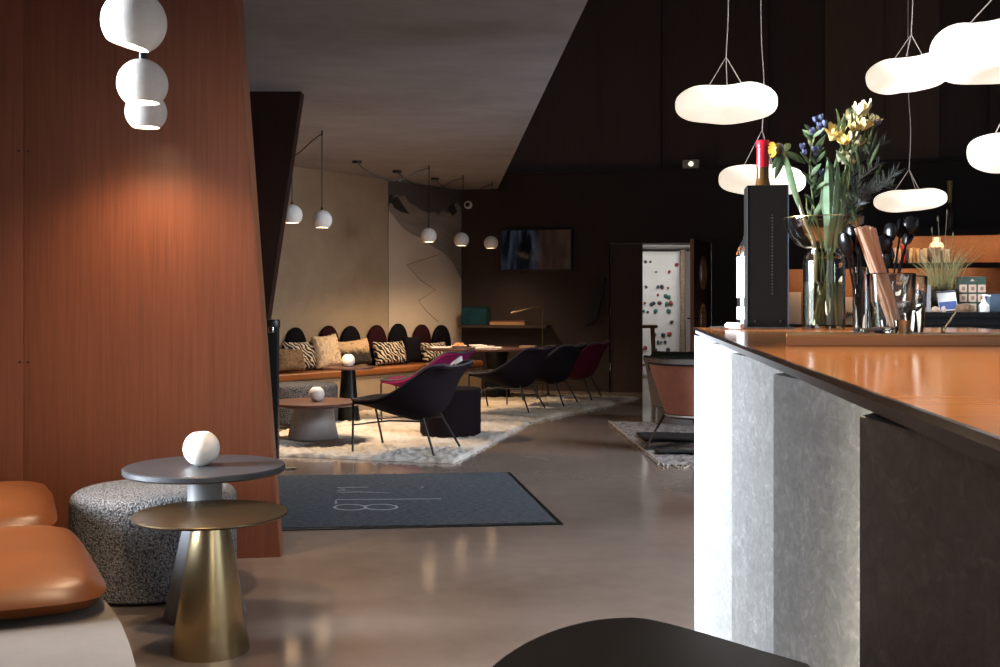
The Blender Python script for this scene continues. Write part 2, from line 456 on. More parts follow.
MB(MD).span((Ld, -.001, .01), (Ld+.012, .046, DH-.05)).build('edge_strip', DOORE, d2)
for cu, cz, r in hz[1:]:
    ring = MB(MD @ Matrix.Translation((cu, .0225, cz)) @ Matrix.Rotation(PI/2, 4, 'X'))
    ring.lathe([(r-.035, -.032), (r+.012, -.032), (r+.012, .032), (r-.035, .032), (r-.035, -.032)], n=40, closed=False)
    pf = ring.build('porthole_frame', DOORE, d2)
    MB(MD @ Matrix.Translation((cu, .0225, cz)) @ Matrix.Rotation(PI/2, 4, 'X')).lathe([(r-.034, -.003), (r-.034, .003)], n=40).build('pane', GLASS, pf)
for sgn, d_ in ((1, .045), (-1, 0)):
    hd = MB(MD); hd.tube([(Ld-.06, d_, 1.03), (Ld-.06, d_+sgn*.05, 1.03), (Ld-.18, d_+sgn*.05, 1.03)], .009)
    hd.lathe([(.022, 0), (.022, .006)], (Ld-.06, d_+(0 if sgn > 0 else -.006), 1.03), 16, R=Matrix.Rotation(-PI/2, 3, 'X'))
    hd.build('door_handle', BLACK, d2)

# room beyond the door
struct(MB().span((.2, 18.9, 0), (6, 19.1, 3)).build('wall_far', PINK))
struct(MB().span((.2, 15.9, 2.12), (6, 19.0, 2.3)).build('ceiling_far', CEIL))
struct(MB().span((.3, 15.9, 0), (.5, 19.0, 2.4)).build('wall_far_left', WOODD))
struct(MB().span((5.4, 15.2, 0), (5.6, 19.0, 2.4)).build('wall_far_right', PINK))
cw = thing('climbing_wall', 'pale bouldering wall dotted with small coloured holds, through the doorway', 'climbing wall', (0, 0, 0))
xa, xb = .9, P(681, 300, 18.2).x
def cwy(x, z): return 18.25-.10*z+.10*math.sin(x*3.0)
c_ = MB(); c_.grid(lambda a, b_: (xa+(xb-xa)*a, cwy(xa+(xb-xa)*a, 2.08*b_)+.03*noise.noise(Vector((a*9, b_*12, 0))), 2.08*b_), 24, 24)
cwp = c_.build('wall_panel', CLIMB, cw)
sm = cwp.modifiers.new('s', 'SOLIDIFY'); sm.thickness = .05; sm.offset = 0
hold_px = [(645, 262, 0), (650, 262, 0), (656, 272, 1), (669, 272, 2), (646, 287, 3), (658, 287, 1), (662, 287, 0), (668, 288, 2), (658, 295, 2),
           (666, 296, 4), (669, 297, 4), (645, 303, 2), (652, 304, 0), (654, 303, 0), (660, 303, 3), (667, 304, 4), (671, 303, 2), (644, 311, 4),
           (648, 312, 1), (656, 311, 4), (669, 311, 4), (653, 328, 1), (655, 335, 4), (664, 335, 0), (670, 334, 2), (659, 342, 4), (662, 342, 4),
           (666, 342, 0), (657, 350, 0), (669, 350, 1), (676, 265, 2), (646, 348, 2), (672, 322, 3)]
HC = [(.03, .03, .05), (.05, .06, .09), (.30, .04, .04), (.10, .04, .05), (.03, .14, .12)]
hm = [mat('hold_paint_%s' % n_, c, .6, 0, .2) for n_, c in zip(('black', 'slate', 'red', 'wine', 'teal'), HC)]
for px, py, ci in hold_px:
    p = P(px, py, 18.15); p.y = cwy(p.x, p.z)-.045
    h_ = MB(); r_ = random.uniform(.022, .042)
    h_.lathe([(0, -r_), (r_*.7, -r_*.7), (r_, 0), (r_*.75, r_*.6), (0, r_*.95)], p, 9, R=Matrix.Rotation(random.uniform(0, 3), 3, 'Y') @ Matrix.Rotation(.5, 3, 'X'), sx=random.uniform(.7, 1.3))
    h_.build('climbing_hold', hm[ci], cw)
col = MB(); x0 = P(682, 300, 17.9).x
col.lathe([(.045, 0), (.055, .5), (.042, 1.1), (.052, 1.7), (.05, 2.1)], (x0+.02, 17.95, 0), 14)
tag(col.build('rough_column', ROUGHB), 'rough brown bark-like column at right end of bouldering wall', 'column')
# oak stool beyond the door
st = thing('tall_stool', 'tall oak stool just inside the doorway, beside the closed leaf', 'stool', (P(646, 300, 16.4).x, 16.5, 0))
MB().box((0, 0, .88), (.34, .34, .05), .015).build('seat', OAK, st)
for sx in (-1, 1):
    for sy in (-1, 1):
        MB().tube([(sx*.11, sy*.11, .86), (sx*.15, sy*.15, 0)], .017).build('leg', OAK, st)
MB().tube([(-.135, -.135, .3), (.135, -.135, .3), (.135, .135, .3), (-.135, .135, .3), (-.135, -.135, .3)], .011).build('stretcher', OAK, st)
ob = thing('wooden_crate', 'small orange wooden crate on the floor beyond the open door', 'crate', (P(683, 300, 17.2).x, 17.2, 0))
for zz in (.06, .18, .30, .42):
    MB().box((0, -.13, zz), (.26, .018, .09)).build('slat', OAK, ob); MB().box((0, .13, zz), (.26, .018, .09)).build('slat', OAK, ob)
for sx in (-1, 1):
    MB().box((sx*.125, 0, .24), (.018, .24, .48)).build('end_panel', OAK, ob)

# ------------------------------------------------------------------ reddish wood partition (left)
yA = 5.02; yB = 5.24
def wy(x): return yA+(yB-yA)*(x+2.28)/(2.28-1.03)
T = .17
xb0 = P(280, 557, 5.24).x; x264 = P(236.5, 0, 5.22).x; xt = xb0+(x264-xb0)*ZC/2.64
bb0 = P(283.5, 557, 5.41).x; b264 = P(245, 0, 5.40).x; bxt = bb0+(b264-bb0)*ZC/2.64
xs = P(24, 300, 5.04).x
def slab(x0, xr0, xrt, br0, brt):
    fr_ = [(x0, wy(x0), 0), (xr0, wy(xr0), 0), (xrt, wy(xrt), ZC), (x0, wy(x0), ZC)]
    bk_ = [(x0, wy(x0)+T, 0), (br0, wy(xr0)+T, 0), (brt, wy(xrt)+T, ZC), (x0, wy(x0)+T, ZC)]
    return MB().hull(fr_, bk_)
struct(slab(xs+.001, xb0, xt, bb0-.006, bxt-.006).build('wall_partition', WOODR), 'reddish brown wood partition with a slanting right edge', 'wall')
struct(slab(-2.9, xs-.001, xs-.001, xs-.001, xs-.001).build('wall_partition_side', WOODL), 'lighter reddish wood panel at the end of the partition', 'wall')
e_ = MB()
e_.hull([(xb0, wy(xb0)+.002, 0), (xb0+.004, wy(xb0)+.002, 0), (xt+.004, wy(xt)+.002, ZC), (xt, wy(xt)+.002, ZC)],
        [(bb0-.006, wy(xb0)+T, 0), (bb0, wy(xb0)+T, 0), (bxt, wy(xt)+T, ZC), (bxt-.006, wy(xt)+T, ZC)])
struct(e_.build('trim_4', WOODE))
for px, py in ((19, 151), (28, 151), (20, 362), (28, 362)):
    p = P(px, py, 5.04); p.y = wy(p.x)
    struct(MB().lathe([(0, -.004), (.005, -.003), (.006, 0), (.006, .01)], p, 12, R=Matrix.Rotation(-PI/2, 3, 'X')).build('trim_bolt', BLACK))
# leaning dark fin further back
f_ = MB(); y2 = 8.5
xr = P(301, 92, y2).x; xb_ = xr-.42
a_ = [(-3.2, y2, 0), (xb_, y2, 0), (xr, y2, ZC), (-3.2, y2, ZC)]
f_.hull(a_, [(x, y+.14, z) for x, y, z in a_]); struct(f_.build('wall_fin', WOODF), 'dark leaning wood fin wall behind the reddish partition', 'wall')
# outer side wall with window opening on the left, daylight source
sd = MB(); X0 = -3.0
sd.span((X0-.2, -2, 0), (X0, 1.5, ZC)); sd.span((X0-.2, 1.5, 0), (X0, 4.7, .55)); sd.span((X0-.2, 1.5, 2.6), (X0, 4.7, ZC)); sd.span((X0-.2, 4.7, 0), (X0, 9, ZC))
struct(sd.build('wall_side', WALLC))
wf = MB()
for yy in (1.53, 3.1, 4.67): wf.span((X0-.14, yy-.03, .55), (X0-.06, yy+.03, 2.6))
for zz in (.58, 2.57): wf.span((X0-.14, 1.5, zz-.03), (X0-.06, 4.7, zz+.03))
struct(wf.build('window_1', BLACK))

# ------------------------------------------------------------------ bar
def bx(y): return .181+.1198*y
ZT = H-.065
bar = thing('bar_counter', 'long bar with glossy orange wood top and saw-tooth grey stone front', 'bar')
YF, YN = 3.18, -.6
WB = .80
top = [(bx(YN), YN), (bx(YN)+WB, YN), (bx(YF)+WB, YF), (bx(YF), YF)]
MB().prism(top, ZT-.005, ZT, .001).build('counter_top', WOODC, bar)
# dark edge band round the top, and stone-grey under-fascia
eb = MB(); s_ = .004
eb.hull([(bx(YN), YN, ZT-.0052), (bx(YF), YF, ZT-.0052), (bx(YF), YF, ZT+.0004), (bx(YN), YN, ZT+.0004)],
        [(bx(YN)-s_, YN, ZT-.0052), (bx(YF)-s_, YF+s_, ZT-.0052), (bx(YF)-s_, YF+s_, ZT+.0004), (bx(YN)-s_, YN, ZT+.0004)])
eb.build('edge_band', BLACKG, bar)
un = MB(); un.prism([(bx(YN)+.002, YN), (bx(YN)+WB-.01, YN), (bx(YF)+WB-.01, YF-.004), (bx(YF)+.002, YF-.004)], ZT-.0165, ZT-.0053)
un.build('under_fascia', mat('grey_fascia', (.22, .22, .22), .4, 0, .1), bar)
PK = [(.17, -.27), (.225, .33), (.277, .83), (.3277, 1.335), (.395, 1.894), (.4625, 2.40), (.540, 3.00)]
PK = [(bx(y)-.009, y) for y in (-.27, .30, .83, 1.335, 1.894, 2.42, 3.02)]
ZP = H-.0835
for i, (x, y) in enumerate(PK):
    px_, py_ = PK[i-1] if i else (bx(-.6)-.009, -.80)
    # corner at (x,y); the face runs towards the viewer and inward, ending behind the next corner
    inn = (px_+.085, py_+.02)
    pts = [(x, y), inn, (inn[0]+.28, inn[1]), (x+.34, y+.10), (x+.07, y+.10)]
    MB().prism(pts, .0, ZP, .0015).build('front_panel', STONE, bar)
MB().prism([(bx(YN)+.42, YN), (bx(YN)+WB-.05, YN), (bx(YF)+WB-.05, YF-.06), (bx(YF)+.42, YF-.06)], 0, ZP).build('bar_body', SOOT, bar)
mk = MB(); q = PK[3]
# small pencil mark on stone: short strokes
# raised serving board on the counter
YB0, YB1 = 1.74, 1.905
bl = P(786, 346, YB0).x
sb = MB().prism([(bl, YB0), (1.17, YB0), (1.17, YB1), (bl*YB1/YB0, YB1)], ZT+.0006, ZT+.0180, .005, 3)
tag(sb.build('serving_board', wood('board_wood', (.56, .23, .075), (.74, .35, .13), .35, 'x')), 'long orange wood ledge board lying across the bar top', 'board')
ZB = ZT+.0182

def tumbler(mb, c, r0, r1, h, t=.003, n=10):
    prof = [(0, 0), (r0*.9, 0), (r0, .004), (r0+(r1-r0)*.5, h*.5), (r0+(r1-r0)*.52+.0015, h*.52), (r1, h-.002), (r1-t*.5, h), (r1-t, h-.002), (r0+(r1-r0)*.5-t, h*.5), (r0-t, .012), (0, .010)]
    mb.lathe(prof, c, n*2)
# tumbler with straws
yT = 1.822
tc = P(891, 332, yT); tc.z = ZB
t1 = MB(); tumbler(t1, tc, .030, .0395, .099)
tag(t1.build('tumbler', GLASS), 'clear faceted tumbler on the ledge board holding peach straws', 'glass')
# second tumbler behind
tc2 = P(905, 332, 2.0); tc2.z = ZT
t2 = MB(); tumbler(t2, (tc2.x+.012, 2.03, ZT+.0004), .030, .0385, .118)
tag(t2.build('tumbler', GLASS), 'clear empty tumbler on the bar top just behind the straw tumbler', 'glass')
# straws: individual paper straws, fanned
bpx = [(897, 328), (899, 329), (901, 328), (903, 329), (905, 328), (900, 330), (903, 330), (906, 330), (898, 331), (902, 331)]
tpx = [(856, 228), (859, 227), (862, 227), (865, 226), (868, 226), (871, 227), (874, 228), (861, 229), (867, 229), (872, 230)]
for i in range(10):
    y_ = yT+(-.012 if i % 2 else .012)+(.004*(i//5))
    a = P(bpx[i][0], 330, yT+(.004 if i % 2 else -.004)); a.z = ZB+.0135
    a.x = tc.x + .002+.0022*i if i < 5 else tc.x+.002+.0022*(i-4)
    a.y = yT+(-.009 if i >= 5 else .004)
    b_ = P(tpx[i][0], tpx[i][1], y_-(.02 if i >= 5 else 0))
    s = MB().tube([a, b_], .0033, 10)
    o = s.build('paper_straw', STRAW)
    tag(o, 'peach coloured paper straw leaning in the straw tumbler on the bar', 'straw', 'peach straws in the tumbler')
# tall narrow glass with black spoons
gx = P(862, 331, 1.86); gg = MB(); gc = (gx.x, 1.862, ZB)
gg.lathe([(0, 0), (.0135, 0), (.0145, .003), (.0150, .110), (.0140, .1105), (.0130, .11), (.0125, .008), (0, .007)], gc, 24)
tag(gg.build('tall_glass', GLASS), 'narrow clear glass on the ledge board holding black spoons', 'glass')
sp_t = [(846, 247), (851, 240), (858, 246), (854, 256), (862, 240)]
for i, (px, py) in enumerate(sp_t):
    a = Vector((gc[0]+random.uniform(-.005, .005), gc[1]+(.003*(i-2)), ZB+.012)); b_ = P(px, py, 1.862+.012*(i-2))
    s = MB().tube([a, a.lerp(b_, .8), b_], [.0018, .0018, .002], 6)
    dv = (b_-a).normalized()
    s.lathe([(0, -.026), (.012, -.016), (.0165, 0), (.012, .015), (0, .022)], b_+dv*.006, 14, R=dv.to_track_quat('Z', 'Y').to_matrix(), sy=.35)
    tag(s.build('black_spoon', BLACKG), 'small black plastic spoon standing in the narrow glass', 'spoon', 'black spoons in the narrow glass')
# behind glass: second container of black stirrers
gx2 = P(884, 331, 2.12); gc2 = (gx2.x, 2.12, ZT)
g2 = MB().lathe([(0, 0), (.022, 0), (.024, .003), (.0245, .125), (.0225, .125), (.021, .008), (0, .007)], gc2, 24)
tag(g2.build('stirrer_cup', BLACKG), 'black cup of stirrers on the bar top behind the tumblers', 'cup')
for i, (px, py) in enumerate([(884, 244), (890, 232), (901, 228), (908, 236), (911, 225), (887, 256)]):
    a = Vector((gc2[0]+.003*(i % 3-1), gc2[1]+.004*(i % 4-1.5), ZT+.013)); b_ = P(px, py, 2.10+.012*(i % 4))
    s = MB().tube([a, a.lerp(b_, .85), b_], [.0018, .0018, .002], 6); dv = (b_-a).normalized()
    s.lathe([(0, -.022), (.012, -.014), (.016, 0), (.012, .014), (0, .02)], b_, 14, R=dv.to_track_quat('Z', 'Y').to_matrix() @ rotz(i*1.1), sy=.4)
    tag(s.build('black_stirrer', BLACKG), 'glossy black stirrer spoon fanning out of the black cup', 'spoon', 'black stirrers in the cup')
# metal jigger
jc = P(902, 333, 1.80); jc.z = ZB
j = MB().lathe([(0, 0), (.011, 0), (.0135, .022), (.0125, .022), (.0105, .002), (0, .002)], jc, 24)
tag(j.build('jigger', mat('polished_steel', (.62, .56, .45), .15, 1, .03)), 'small shiny metal measuring cup right of the straw tumbler', 'cup')
# twisted bar spoon
a = P(943, 333, 1.83); a.z = ZB+.004; b_ = P(956, 312, 2.0)
bs = MB(); pts = curve([a, a.lerp(b_, .5), b_], 14)
for k in range(3):
    hel = []
    for i, p in enumerate(pts):
        an = i*1.1+k*2.1; hel.append(p+Vector((math.cos(an)*.0012, math.sin(an)*.0012, math.sin(an+1)*.0006)))
    bs.tube(hel, .0012, 5)
bs.lathe([(0, -.008), (.0035, -.004), (.004, 0), (.003, .005), (0, .007)], a, 10)
tag(bs.build('bar_spoon', mat('gold_metal', (.75, .52, .22), .25, 1, .05)), 'thin twisted gold bar spoon propped on the ledge board', 'spoon')

# boxed bottle
Yb = 2.96
bxp = thing('bottle_box', 'tall black gift box open at the top beside the vase', 'box', (P(771.3, 328, Yb).x, Yb+.06, ZT+.006), math.radians(-8))
wb, db, hb = .110, .100, .383
bb = MB()
for sx in (-1, 1): bb.box((sx*(wb/2-.0015), 0, hb/2), (.003, db, hb), .0006, 1)
for sy in (-1, 1): bb.box((0, sy*(db/2-.0015), hb/2), (wb-.006, .003, hb), .0006, 1)
bb.box((0, 0, .0015), (wb-.006, db-.006, .003)); bb.build('carton', CARD, bxp)
lt = MB()
for k in range(26):
    lt.box((.012, -db/2-.0004, .09+k*.0085), (.0035 if k % 3 else .0052, .0008, .0045))
lt.build('lettering', GREYL, bxp)
for sx in (-1, 1): MB().lathe([(.0028, -.001), (.0028, .001)], (sx*.034, -db/2-.001, .015), 10, R=Matrix.Rotation(PI/2, 3, 'X')).build('rivet', GREYL, bxp)
for sx in (-1, 1): MB().box((sx*(wb/2-.001), -db/2-.0006, hb/2), (.002, .0012, hb)).build('edge_tape', mat('blue_grey_edge', (.10, .12, .16), .3), bxp)
# tray under the box
tr = MB().box((P(757, 329, Yb).x, Yb+.06, ZT+.003), (.205, .135, .0052), .002)
tag(tr.build('serving_tray', mat('pewter', (.33, .31, .32), .3, 1, .1)), 'flat pewter tray under the black gift box', 'tray')
bt = thing('wine_bottle', 'bottle with red foil neck sticking out of the gift box', 'bottle', (P(768.2, 328, Yb).x, Yb+.062, ZT+.0096))
hB = .506
MB().lathe([(0, 0), (.040, 0), (.044, .004), (.044, hB*.60), (.038, hB*.67), (.0215, hB*.74), (.0165, hB*.80), (.0155, hB-.001), (0, hB-.001)], n=32).build('glass_body', AMBER, bt)
MB().lathe([(.0158, hB*.855), (.0172, hB*.855), (.0165, hB-.02), (.0183, hB-.018), (.0183, hB-.004), (.0165, hB+.001), (0, hB+.001)], n=32).build('foil_capsule', RED, bt)
# second bottle behind
b2 = thing('netted_bottle', 'bottle in orange netting with white label, left behind the gift box', 'bottle', (P(751, 326, 3.08).x, 3.09, ZT+.0003))
MB().lathe([(0, 0), (.033, 0), (.036, .004), (.036, .205), (.028, .235), (.014, .262), (.012, .32), (0, .32)], n=32).build('glass_body', BLACKG, b2)
MB().lathe([(.0366, .085), (.0370, .085), (.0370, .20), (.0366, .20)], n=32).build('label', PAPERW, b2)
MB().lathe([(.0366, .025), (.0370, .025), (.0370, .06), (.0366, .06)], n=32).build('lower_label', PAPERW, b2)
nt_ = MB()
for k in range(12):
    for s in (-1, 1):
        hp_ = []
        for i in range(15):
            z_ = .206+.11*i/14; r_ = .0375 if z_ < .21 else max(.0140, .0375-(z_-.21)*.46); an = 2*PI*k/12+s*i*.12
            hp_.append((r_*math.cos(an), r_*math.sin(an), z_))
        nt_.tube(hp_, .0011, 4)
nt_.build('netting', mat('orange_net', (.55, .20, .06), .5, 0, .1), b2)
# rolled napkin
a, b_ = P(727, 327, 2.98), P(742, 329.5, 2.88)
a.z = b_.z = ZT+.0098
nk = MB().tube([a, a.lerp(b_, .08), a.lerp(b_, .5), a.lerp(b_, .95), b_], [.0065, .009, .0085, .0085, .006], 12)
tag(nk.build('rolled_napkin', WHITEF), 'white rolled napkin at the far end of the bar top', 'napkin')

# vase and bouquet
Yv = 2.94
vc = Vector((P(824, 328, Yv).x, Yv, ZT+.0004))
vs_ = .0028
k_ = Yv/F
def vz(py): return (H-(py-HY)*k_)-vc.z
R0 = 20.5*k_
prof_out = [(0, 0), (R0*.94, 0), (R0, .005), (R0, vz(262)), (R0*.97, vz(257)), (R0*.80, vz(253)), (R0*.80, vz(249)), (26*k_, vz(245)), (33*k_, vz(237)), (37.5*k_, vz(226)), (38.5*k_, vz(218))]
prof_in = [(38.5*k_-.002, vz(218)), (37*k_-.002, vz(226)), (32.5*k_-.002, vz(236)), (25.5*k_-.002, vz(243.5)), (R0*.80-.0025, vz(249)), (R0*.80-.0025, vz(253)), (R0*.97-.003, vz(258)), (R0-.003, vz(263)), (R0-.003, .012), (0, .010)]
vase = thing('glass_vase', 'clear glass vase with wide flared rim holding the flowers', 'vase', vc)
MB().lathe(prof_out+prof_in, n=56).build('vase_body', GLASSV, vase)
MB().lathe([(38.5*k_-.0022, vz(218)-.001), (38.5*k_+.0006, vz(218)-.0008), (38.5*k_+.0006, vz(218)+.001), (38.5*k_-.0022, vz(218)+.001), (38.5*k_-.0022, vz(218)-.001)], n=56, closed=False).build('rim_glint', MATS['gold_metal'], vase)  # gold ring painted in for the glints on the glass rim
MB().lathe([(0, .0102), (R0-.0032, .0122), (R0-.0032, vz(282)), (0, vz(282))], n=56).build('water', WATER, vase)

bq = thing('bouquet', 'mixed bouquet of yellow freesias, blue gentians and green leaves', 'flowers', vc)
def rel(px, py, dy=0): return P(px, py, Yv+dy)-vc
def leafblade(mb, p0, p1, wd, bend, n=8, fold=.25):
    p0, p1 = Vector(p0), Vector(p1); d = p1-p0; L = d.length
    side = d.cross(Vector((0, -1, .2))).normalized(); side = (side+Vector((0, random.uniform(-.5, .5), 0))).normalized()
    nrm = side.cross(d).normalized()
    rows = []
    for i in range(n+1):
        t = i/n; w_ = wd*math.sin(PI*min(1, t*.93+.05))**.8
        c = p0+d*t+Vector((0, 0, -bend*t*t))+nrm*(.15*L*math.sin(PI*t)*.4)
        rows.append([c-side*w_-nrm*w_*fold, c, c+side*w_-nrm*w_*fold])
    vs = [v_ for r_ in rows for v_ in r_]
    top_n = len(vs)
    vs += [v_+nrm*.0006 for v_ in vs]
    fs = []
    for o_ in (0, top_n):
        for i in range(n):
            for j in range(2):
                a_ = o_+i*3+j; fs.append((a_, a_+1, a_+4, a_+3))
    for i in range(n):
        for j in (0, 2):
            fs.append((i*3+j, (i+1)*3+j, top_n+(i+1)*3+j, top_n+i*3+j))
    fs += [(0, 1, top_n+1, top_n), (1, 2, top_n+2, top_n+1)]
    mb._add(vs, fs)
def foot(i): 
    a_ = i*2.4; return Vector((math.cos(a_)*R0*.5, math.sin(a_)*R0*.5, .016))
neck = lambda px: rel(px, 250)*1.0
def stemto(i, pts, r, m=STEM):
    s = MB(); nk_ = Vector((pts[0][0], pts[0][1], pts[0][2]))
    s.tube(curve([foot(i)]+[Vector(p) for p in pts], 6), r, 7); return s.build('stem', m, bq)
def petals(mb, c, d, n, L, W, open_=.8, cup=.3):
    d = d.normalized(); R = d.to_track_quat('Z', 'Y').to_matrix()
    for k in range(n):
        a_ = 2*PI*k/n+random.uniform(-.15, .15); tip = R @ Vector((math.cos(a_)*open_, math.sin(a_)*open_, 1)).normalized()*L
        base = c; mid = base+tip*.55+(R @ Vector((math.cos(a_), math.sin(a_), 0)))*L*cup*.3
        sd_ = tip.cross(d).normalized() if tip.cross(d).length > 1e-6 else d.orthogonal()
        th = d*.0006
        vs = [base-sd_*W*.2, base+sd_*W*.2, mid-sd_*W, mid+sd_*W, base+tip-sd_*W*.35, base+tip+sd_*W*.35]
        vs2 = [v_+th for v_ in vs]
        mb._add(vs+vs2, [(0, 1, 3, 2), (2, 3, 5, 4), (6, 8, 9, 7), (8, 10, 11, 9), (0, 2, 8, 6), (2, 4, 10, 8), (4, 5, 11, 10), (5, 3, 9, 11), (3, 1, 7, 9), (1, 0, 6, 7)])
# freesias / yellow blooms
fl = [((837, 134), 0, 10), ((830, 137), 0, 7), ((847, 141), 0, 8), ((852, 120), 1, 9), ((866, 112), 1, 10), ((858, 111), 1, 8), ((862, 127), 0, 9), ((871, 120), 1, 7), ((851, 128), 0, 7),
      ((842, 160), 2, 8), ((852, 161), 2, 8), ((846, 155), 2, 6), ((857, 143), 2, 7), ((838, 158), 2, 6), ((853, 137), 2, 6)]
for i, ((px, py), ty, sz) in enumerate(fl):
    c = rel(px, py+4, random.uniform(-.03, .03)); d_ = Vector((random.uniform(-.6, .6), random.uniform(-.6, -.1), random.uniform(.6, 1)))
    s = MB(); petals(s, c, d_, 6, sz*k_*1.75, sz*k_*.40, .85)
    petals(s, c+d_.normalized()*.001, d_, 3, sz*k_*1.4, sz*k_*.36, .35)
    s.build('bloom', (YEL, YELP, YELP)[ty], bq)
stemto(0, [rel(832, 250), rel(842, 190, .01), rel(846, 160), rel(838, 138)], .0022)
stemto(1, [rel(834, 250), rel(848, 190, -.01), rel(853, 150), rel(866, 116)], .0022)
stemto(2, [rel(829, 250), rel(842, 200, .02), rel(849, 162)], .002)
stemto(8, [rel(830, 250), rel(846, 190, -.02), rel(855, 128)], .002)
# blue gentians
blu = [(817, 122), (822, 120), (819, 128), (825, 126), (814, 133), (822, 134), (814, 152), (803, 155), (819, 150), (816, 158), (803, 149), (823, 175), (876, 125)]
stemto(3, [rel(822, 250), rel(813, 200, .01), rel(810, 160), rel(818, 124)], .0022)
for px, py in blu:
    c = rel(px, py+2, random.uniform(-.02, .02)); s = MB(); d_ = Vector((random.uniform(-.4, .4), random.uniform(-.4, .1), 1))
    petals(s, c, d_, 5, 8*k_, 2.2*k_, .35); petals(s, c, d_, 4, 5.5*k_, 2*k_, .15); s.build('bud', BLUEF, bq)
lf_ = MB()
for px, py, qx, qy, w_ in [(812, 205, 804, 192, 3), (812, 200, 822, 180, 4), (811, 180, 801, 170, 3), (811, 176, 821, 162, 4), (810, 165, 800, 150, 3), (811, 160, 823, 146, 4), (813, 142, 803, 130, 3),
                           (815, 136, 826, 128, 3), (812, 215, 806, 228, 3), (812, 222, 822, 200, 4), (811, 190, 817, 170, 4), (813, 150, 808, 138, 3)]:
    leafblade(lf_, rel(px, py, random.uniform(-.02, .02)), rel(qx, qy, random.uniform(-.03, .03)), w_*.62*k_, .004)
for _ in range(22):
    t = random.uniform(0, 1); px = 811+6*math.sin(t*3); py = 225-t*95
    leafblade(lf_, rel(px, py), rel(px+random.choice((-1, 1))*random.uniform(6, 12), py-random.uniform(6, 16), random.uniform(-.05, .05)), 1.7*k_, .002)
lf_.build('gentian_leaves', LEAF, bq)
# broad pale leaves
for px, py, qx, qy, w_ in [(829, 250, 828, 156, 6), (833, 235, 838, 160, 5), (828, 225, 822, 186, 4.5), (835, 250, 845, 178, 4), (826, 250, 832, 190, 5)]:
    s = MB(); leafblade(s, rel(px, py, random.uniform(-.02, 0)), rel(qx, qy, random.uniform(-.03, .0)), w_*k_, .004, 10, .35); s.build('broad_leaf', LEAFP, bq)
# green filler leaves
s = MB()
for _ in range(60):
    px = random.uniform(833, 872); py = random.uniform(128, 240)
    if py > 190: px = random.uniform(835, 858)
    leafblade(s, rel(px, py, random.uniform(-.04, .04)), rel(px+random.uniform(-12, 12), py-random.uniform(12, 28), random.uniform(-.05, .05)), random.uniform(.9, 1.9)*k_, .003, 6)
s.build('filler_leaves', LEAF, bq)
for i, (a_, b_) in enumerate([((845, 225), (848, 170)), ((852, 215), (862, 165)), ((840, 230), (838, 180))]):
    stemto(4+i, [rel(833, 250), rel(*a_, .02), rel(*b_, .03)], .0017)
# dark feathery sprays
s = MB()
for (p0, p1) in [((838, 246), (897, 172)), ((838, 240), (884, 180)), ((840, 230), (868, 150)), ((842, 220), (878, 165)), ((845, 210), (892, 185)), ((848, 205), (872, 190)), ((842, 226), (858, 206)), ((845, 180), (884, 142))]:
    pa, pb = rel(*p0, .02), rel(*p1, random.uniform(-.03, .08)); ctl = [pa, pa.lerp(pb, .5)+Vector((-.012, 0, .02)), pb]; c = curve(ctl, 12)
    s.tube(c, .0011, 5)
    for i, p in enumerate(c[6:]):
        for sg in (-1, 1, -1, 1):
            L_ = random.uniform(.018, .034)
            dv = (pb-pa).normalized(); sidev = dv.cross(Vector((0, 1, 0))).normalized()*sg
            s.tube([p, p+dv*L_*.8+sidev*L_*random.uniform(.25, .7)+Vector((0, random.uniform(-.012, .012), 0))], [.0009, .0004], 4)
s.build('feathery_spray', LEAFD, bq)
# thick beige stem with drooping sunflower head on the left
stemto(9, [rel(815, 252), rel(805, 222), rel(795, 190), rel(788, 166), rel(782, 152)], .0055, STEMB)
s = MB(); c = rel(780, 149); d_ = Vector((-.9, -.25, -.1)); petals(s, c, d_, 14, 12*k_, 2.4*k_, .9); s.build('sunflower_petals', SUNF, bq)
s = MB(); s.lathe([(0, -.006), (.014, -.004), (.017, .004), (.010, .010), (0, .011)], c, 18, R=d_.to_track_quat('Z', 'Y').to_matrix()); s.build('sunflower_disc', LEAFD, bq)
s = MB()
for qx, qy in [(806, 160), (800, 158), (775, 175), (790, 140), (772, 165), (799, 205)]:
    leafblade(s, rel(784, 152), rel(qx, qy, random.uniform(-.04, .04)), 3.5*k_, .01)
s.build('drooping_leaf', LEAF, bq)
for i in range(4):
    stemto(11+i, [rel(818+4*i, 252), rel(806+3*i, 220, .02), rel(798+8*i, 196, .03)], .0016)

# ------------------------------------------------------------------ bar stool in the foreground
zs = .88
def GS(px, py): 
    p = G(px, py, zs); return (p.x, p.y)
stl = thing('bar_stool', 'black rounded bar stool seat in front of the bar', 'stool', (0, 0, 0))
outl = [(505, 656), (528, 642), (556, 630), (590, 621), (618, 618), (640, 618), (662, 622), (700, 632), (760, 650), (815, 667)]
pts = [GS(*q_) for q_ in outl]
cx_, cy_ = .17, .93
more = [(.270, .94), (.262, .90), (.25, .83), (.25, .775), (.18, .755), (.10, .765), (.03, .80), (-.005, .87), (-.012, .95)]
pts = [p for p in pts] + more
cl = curve([(x, y, 0) for x, y in pts]+[(pts[0][0], pts[0][1], 0)], 5)[:-1]
MB().prism([(p.x, p.y) for p in cl], zs-.022, zs, .004, 3).build('seat', SOOT, stl)
for sx, sy in ((-.1, -.12), (.08, -.12), (-.1, .12), (.06, .11)):
    MB().tube([(cx_+sx*.7-.02, cy_+sy*.7, zs-.02), (cx_+sx*1.2-.03, cy_+sy*1.3, 0)], .011, 10).build('leg', BLACK, stl)
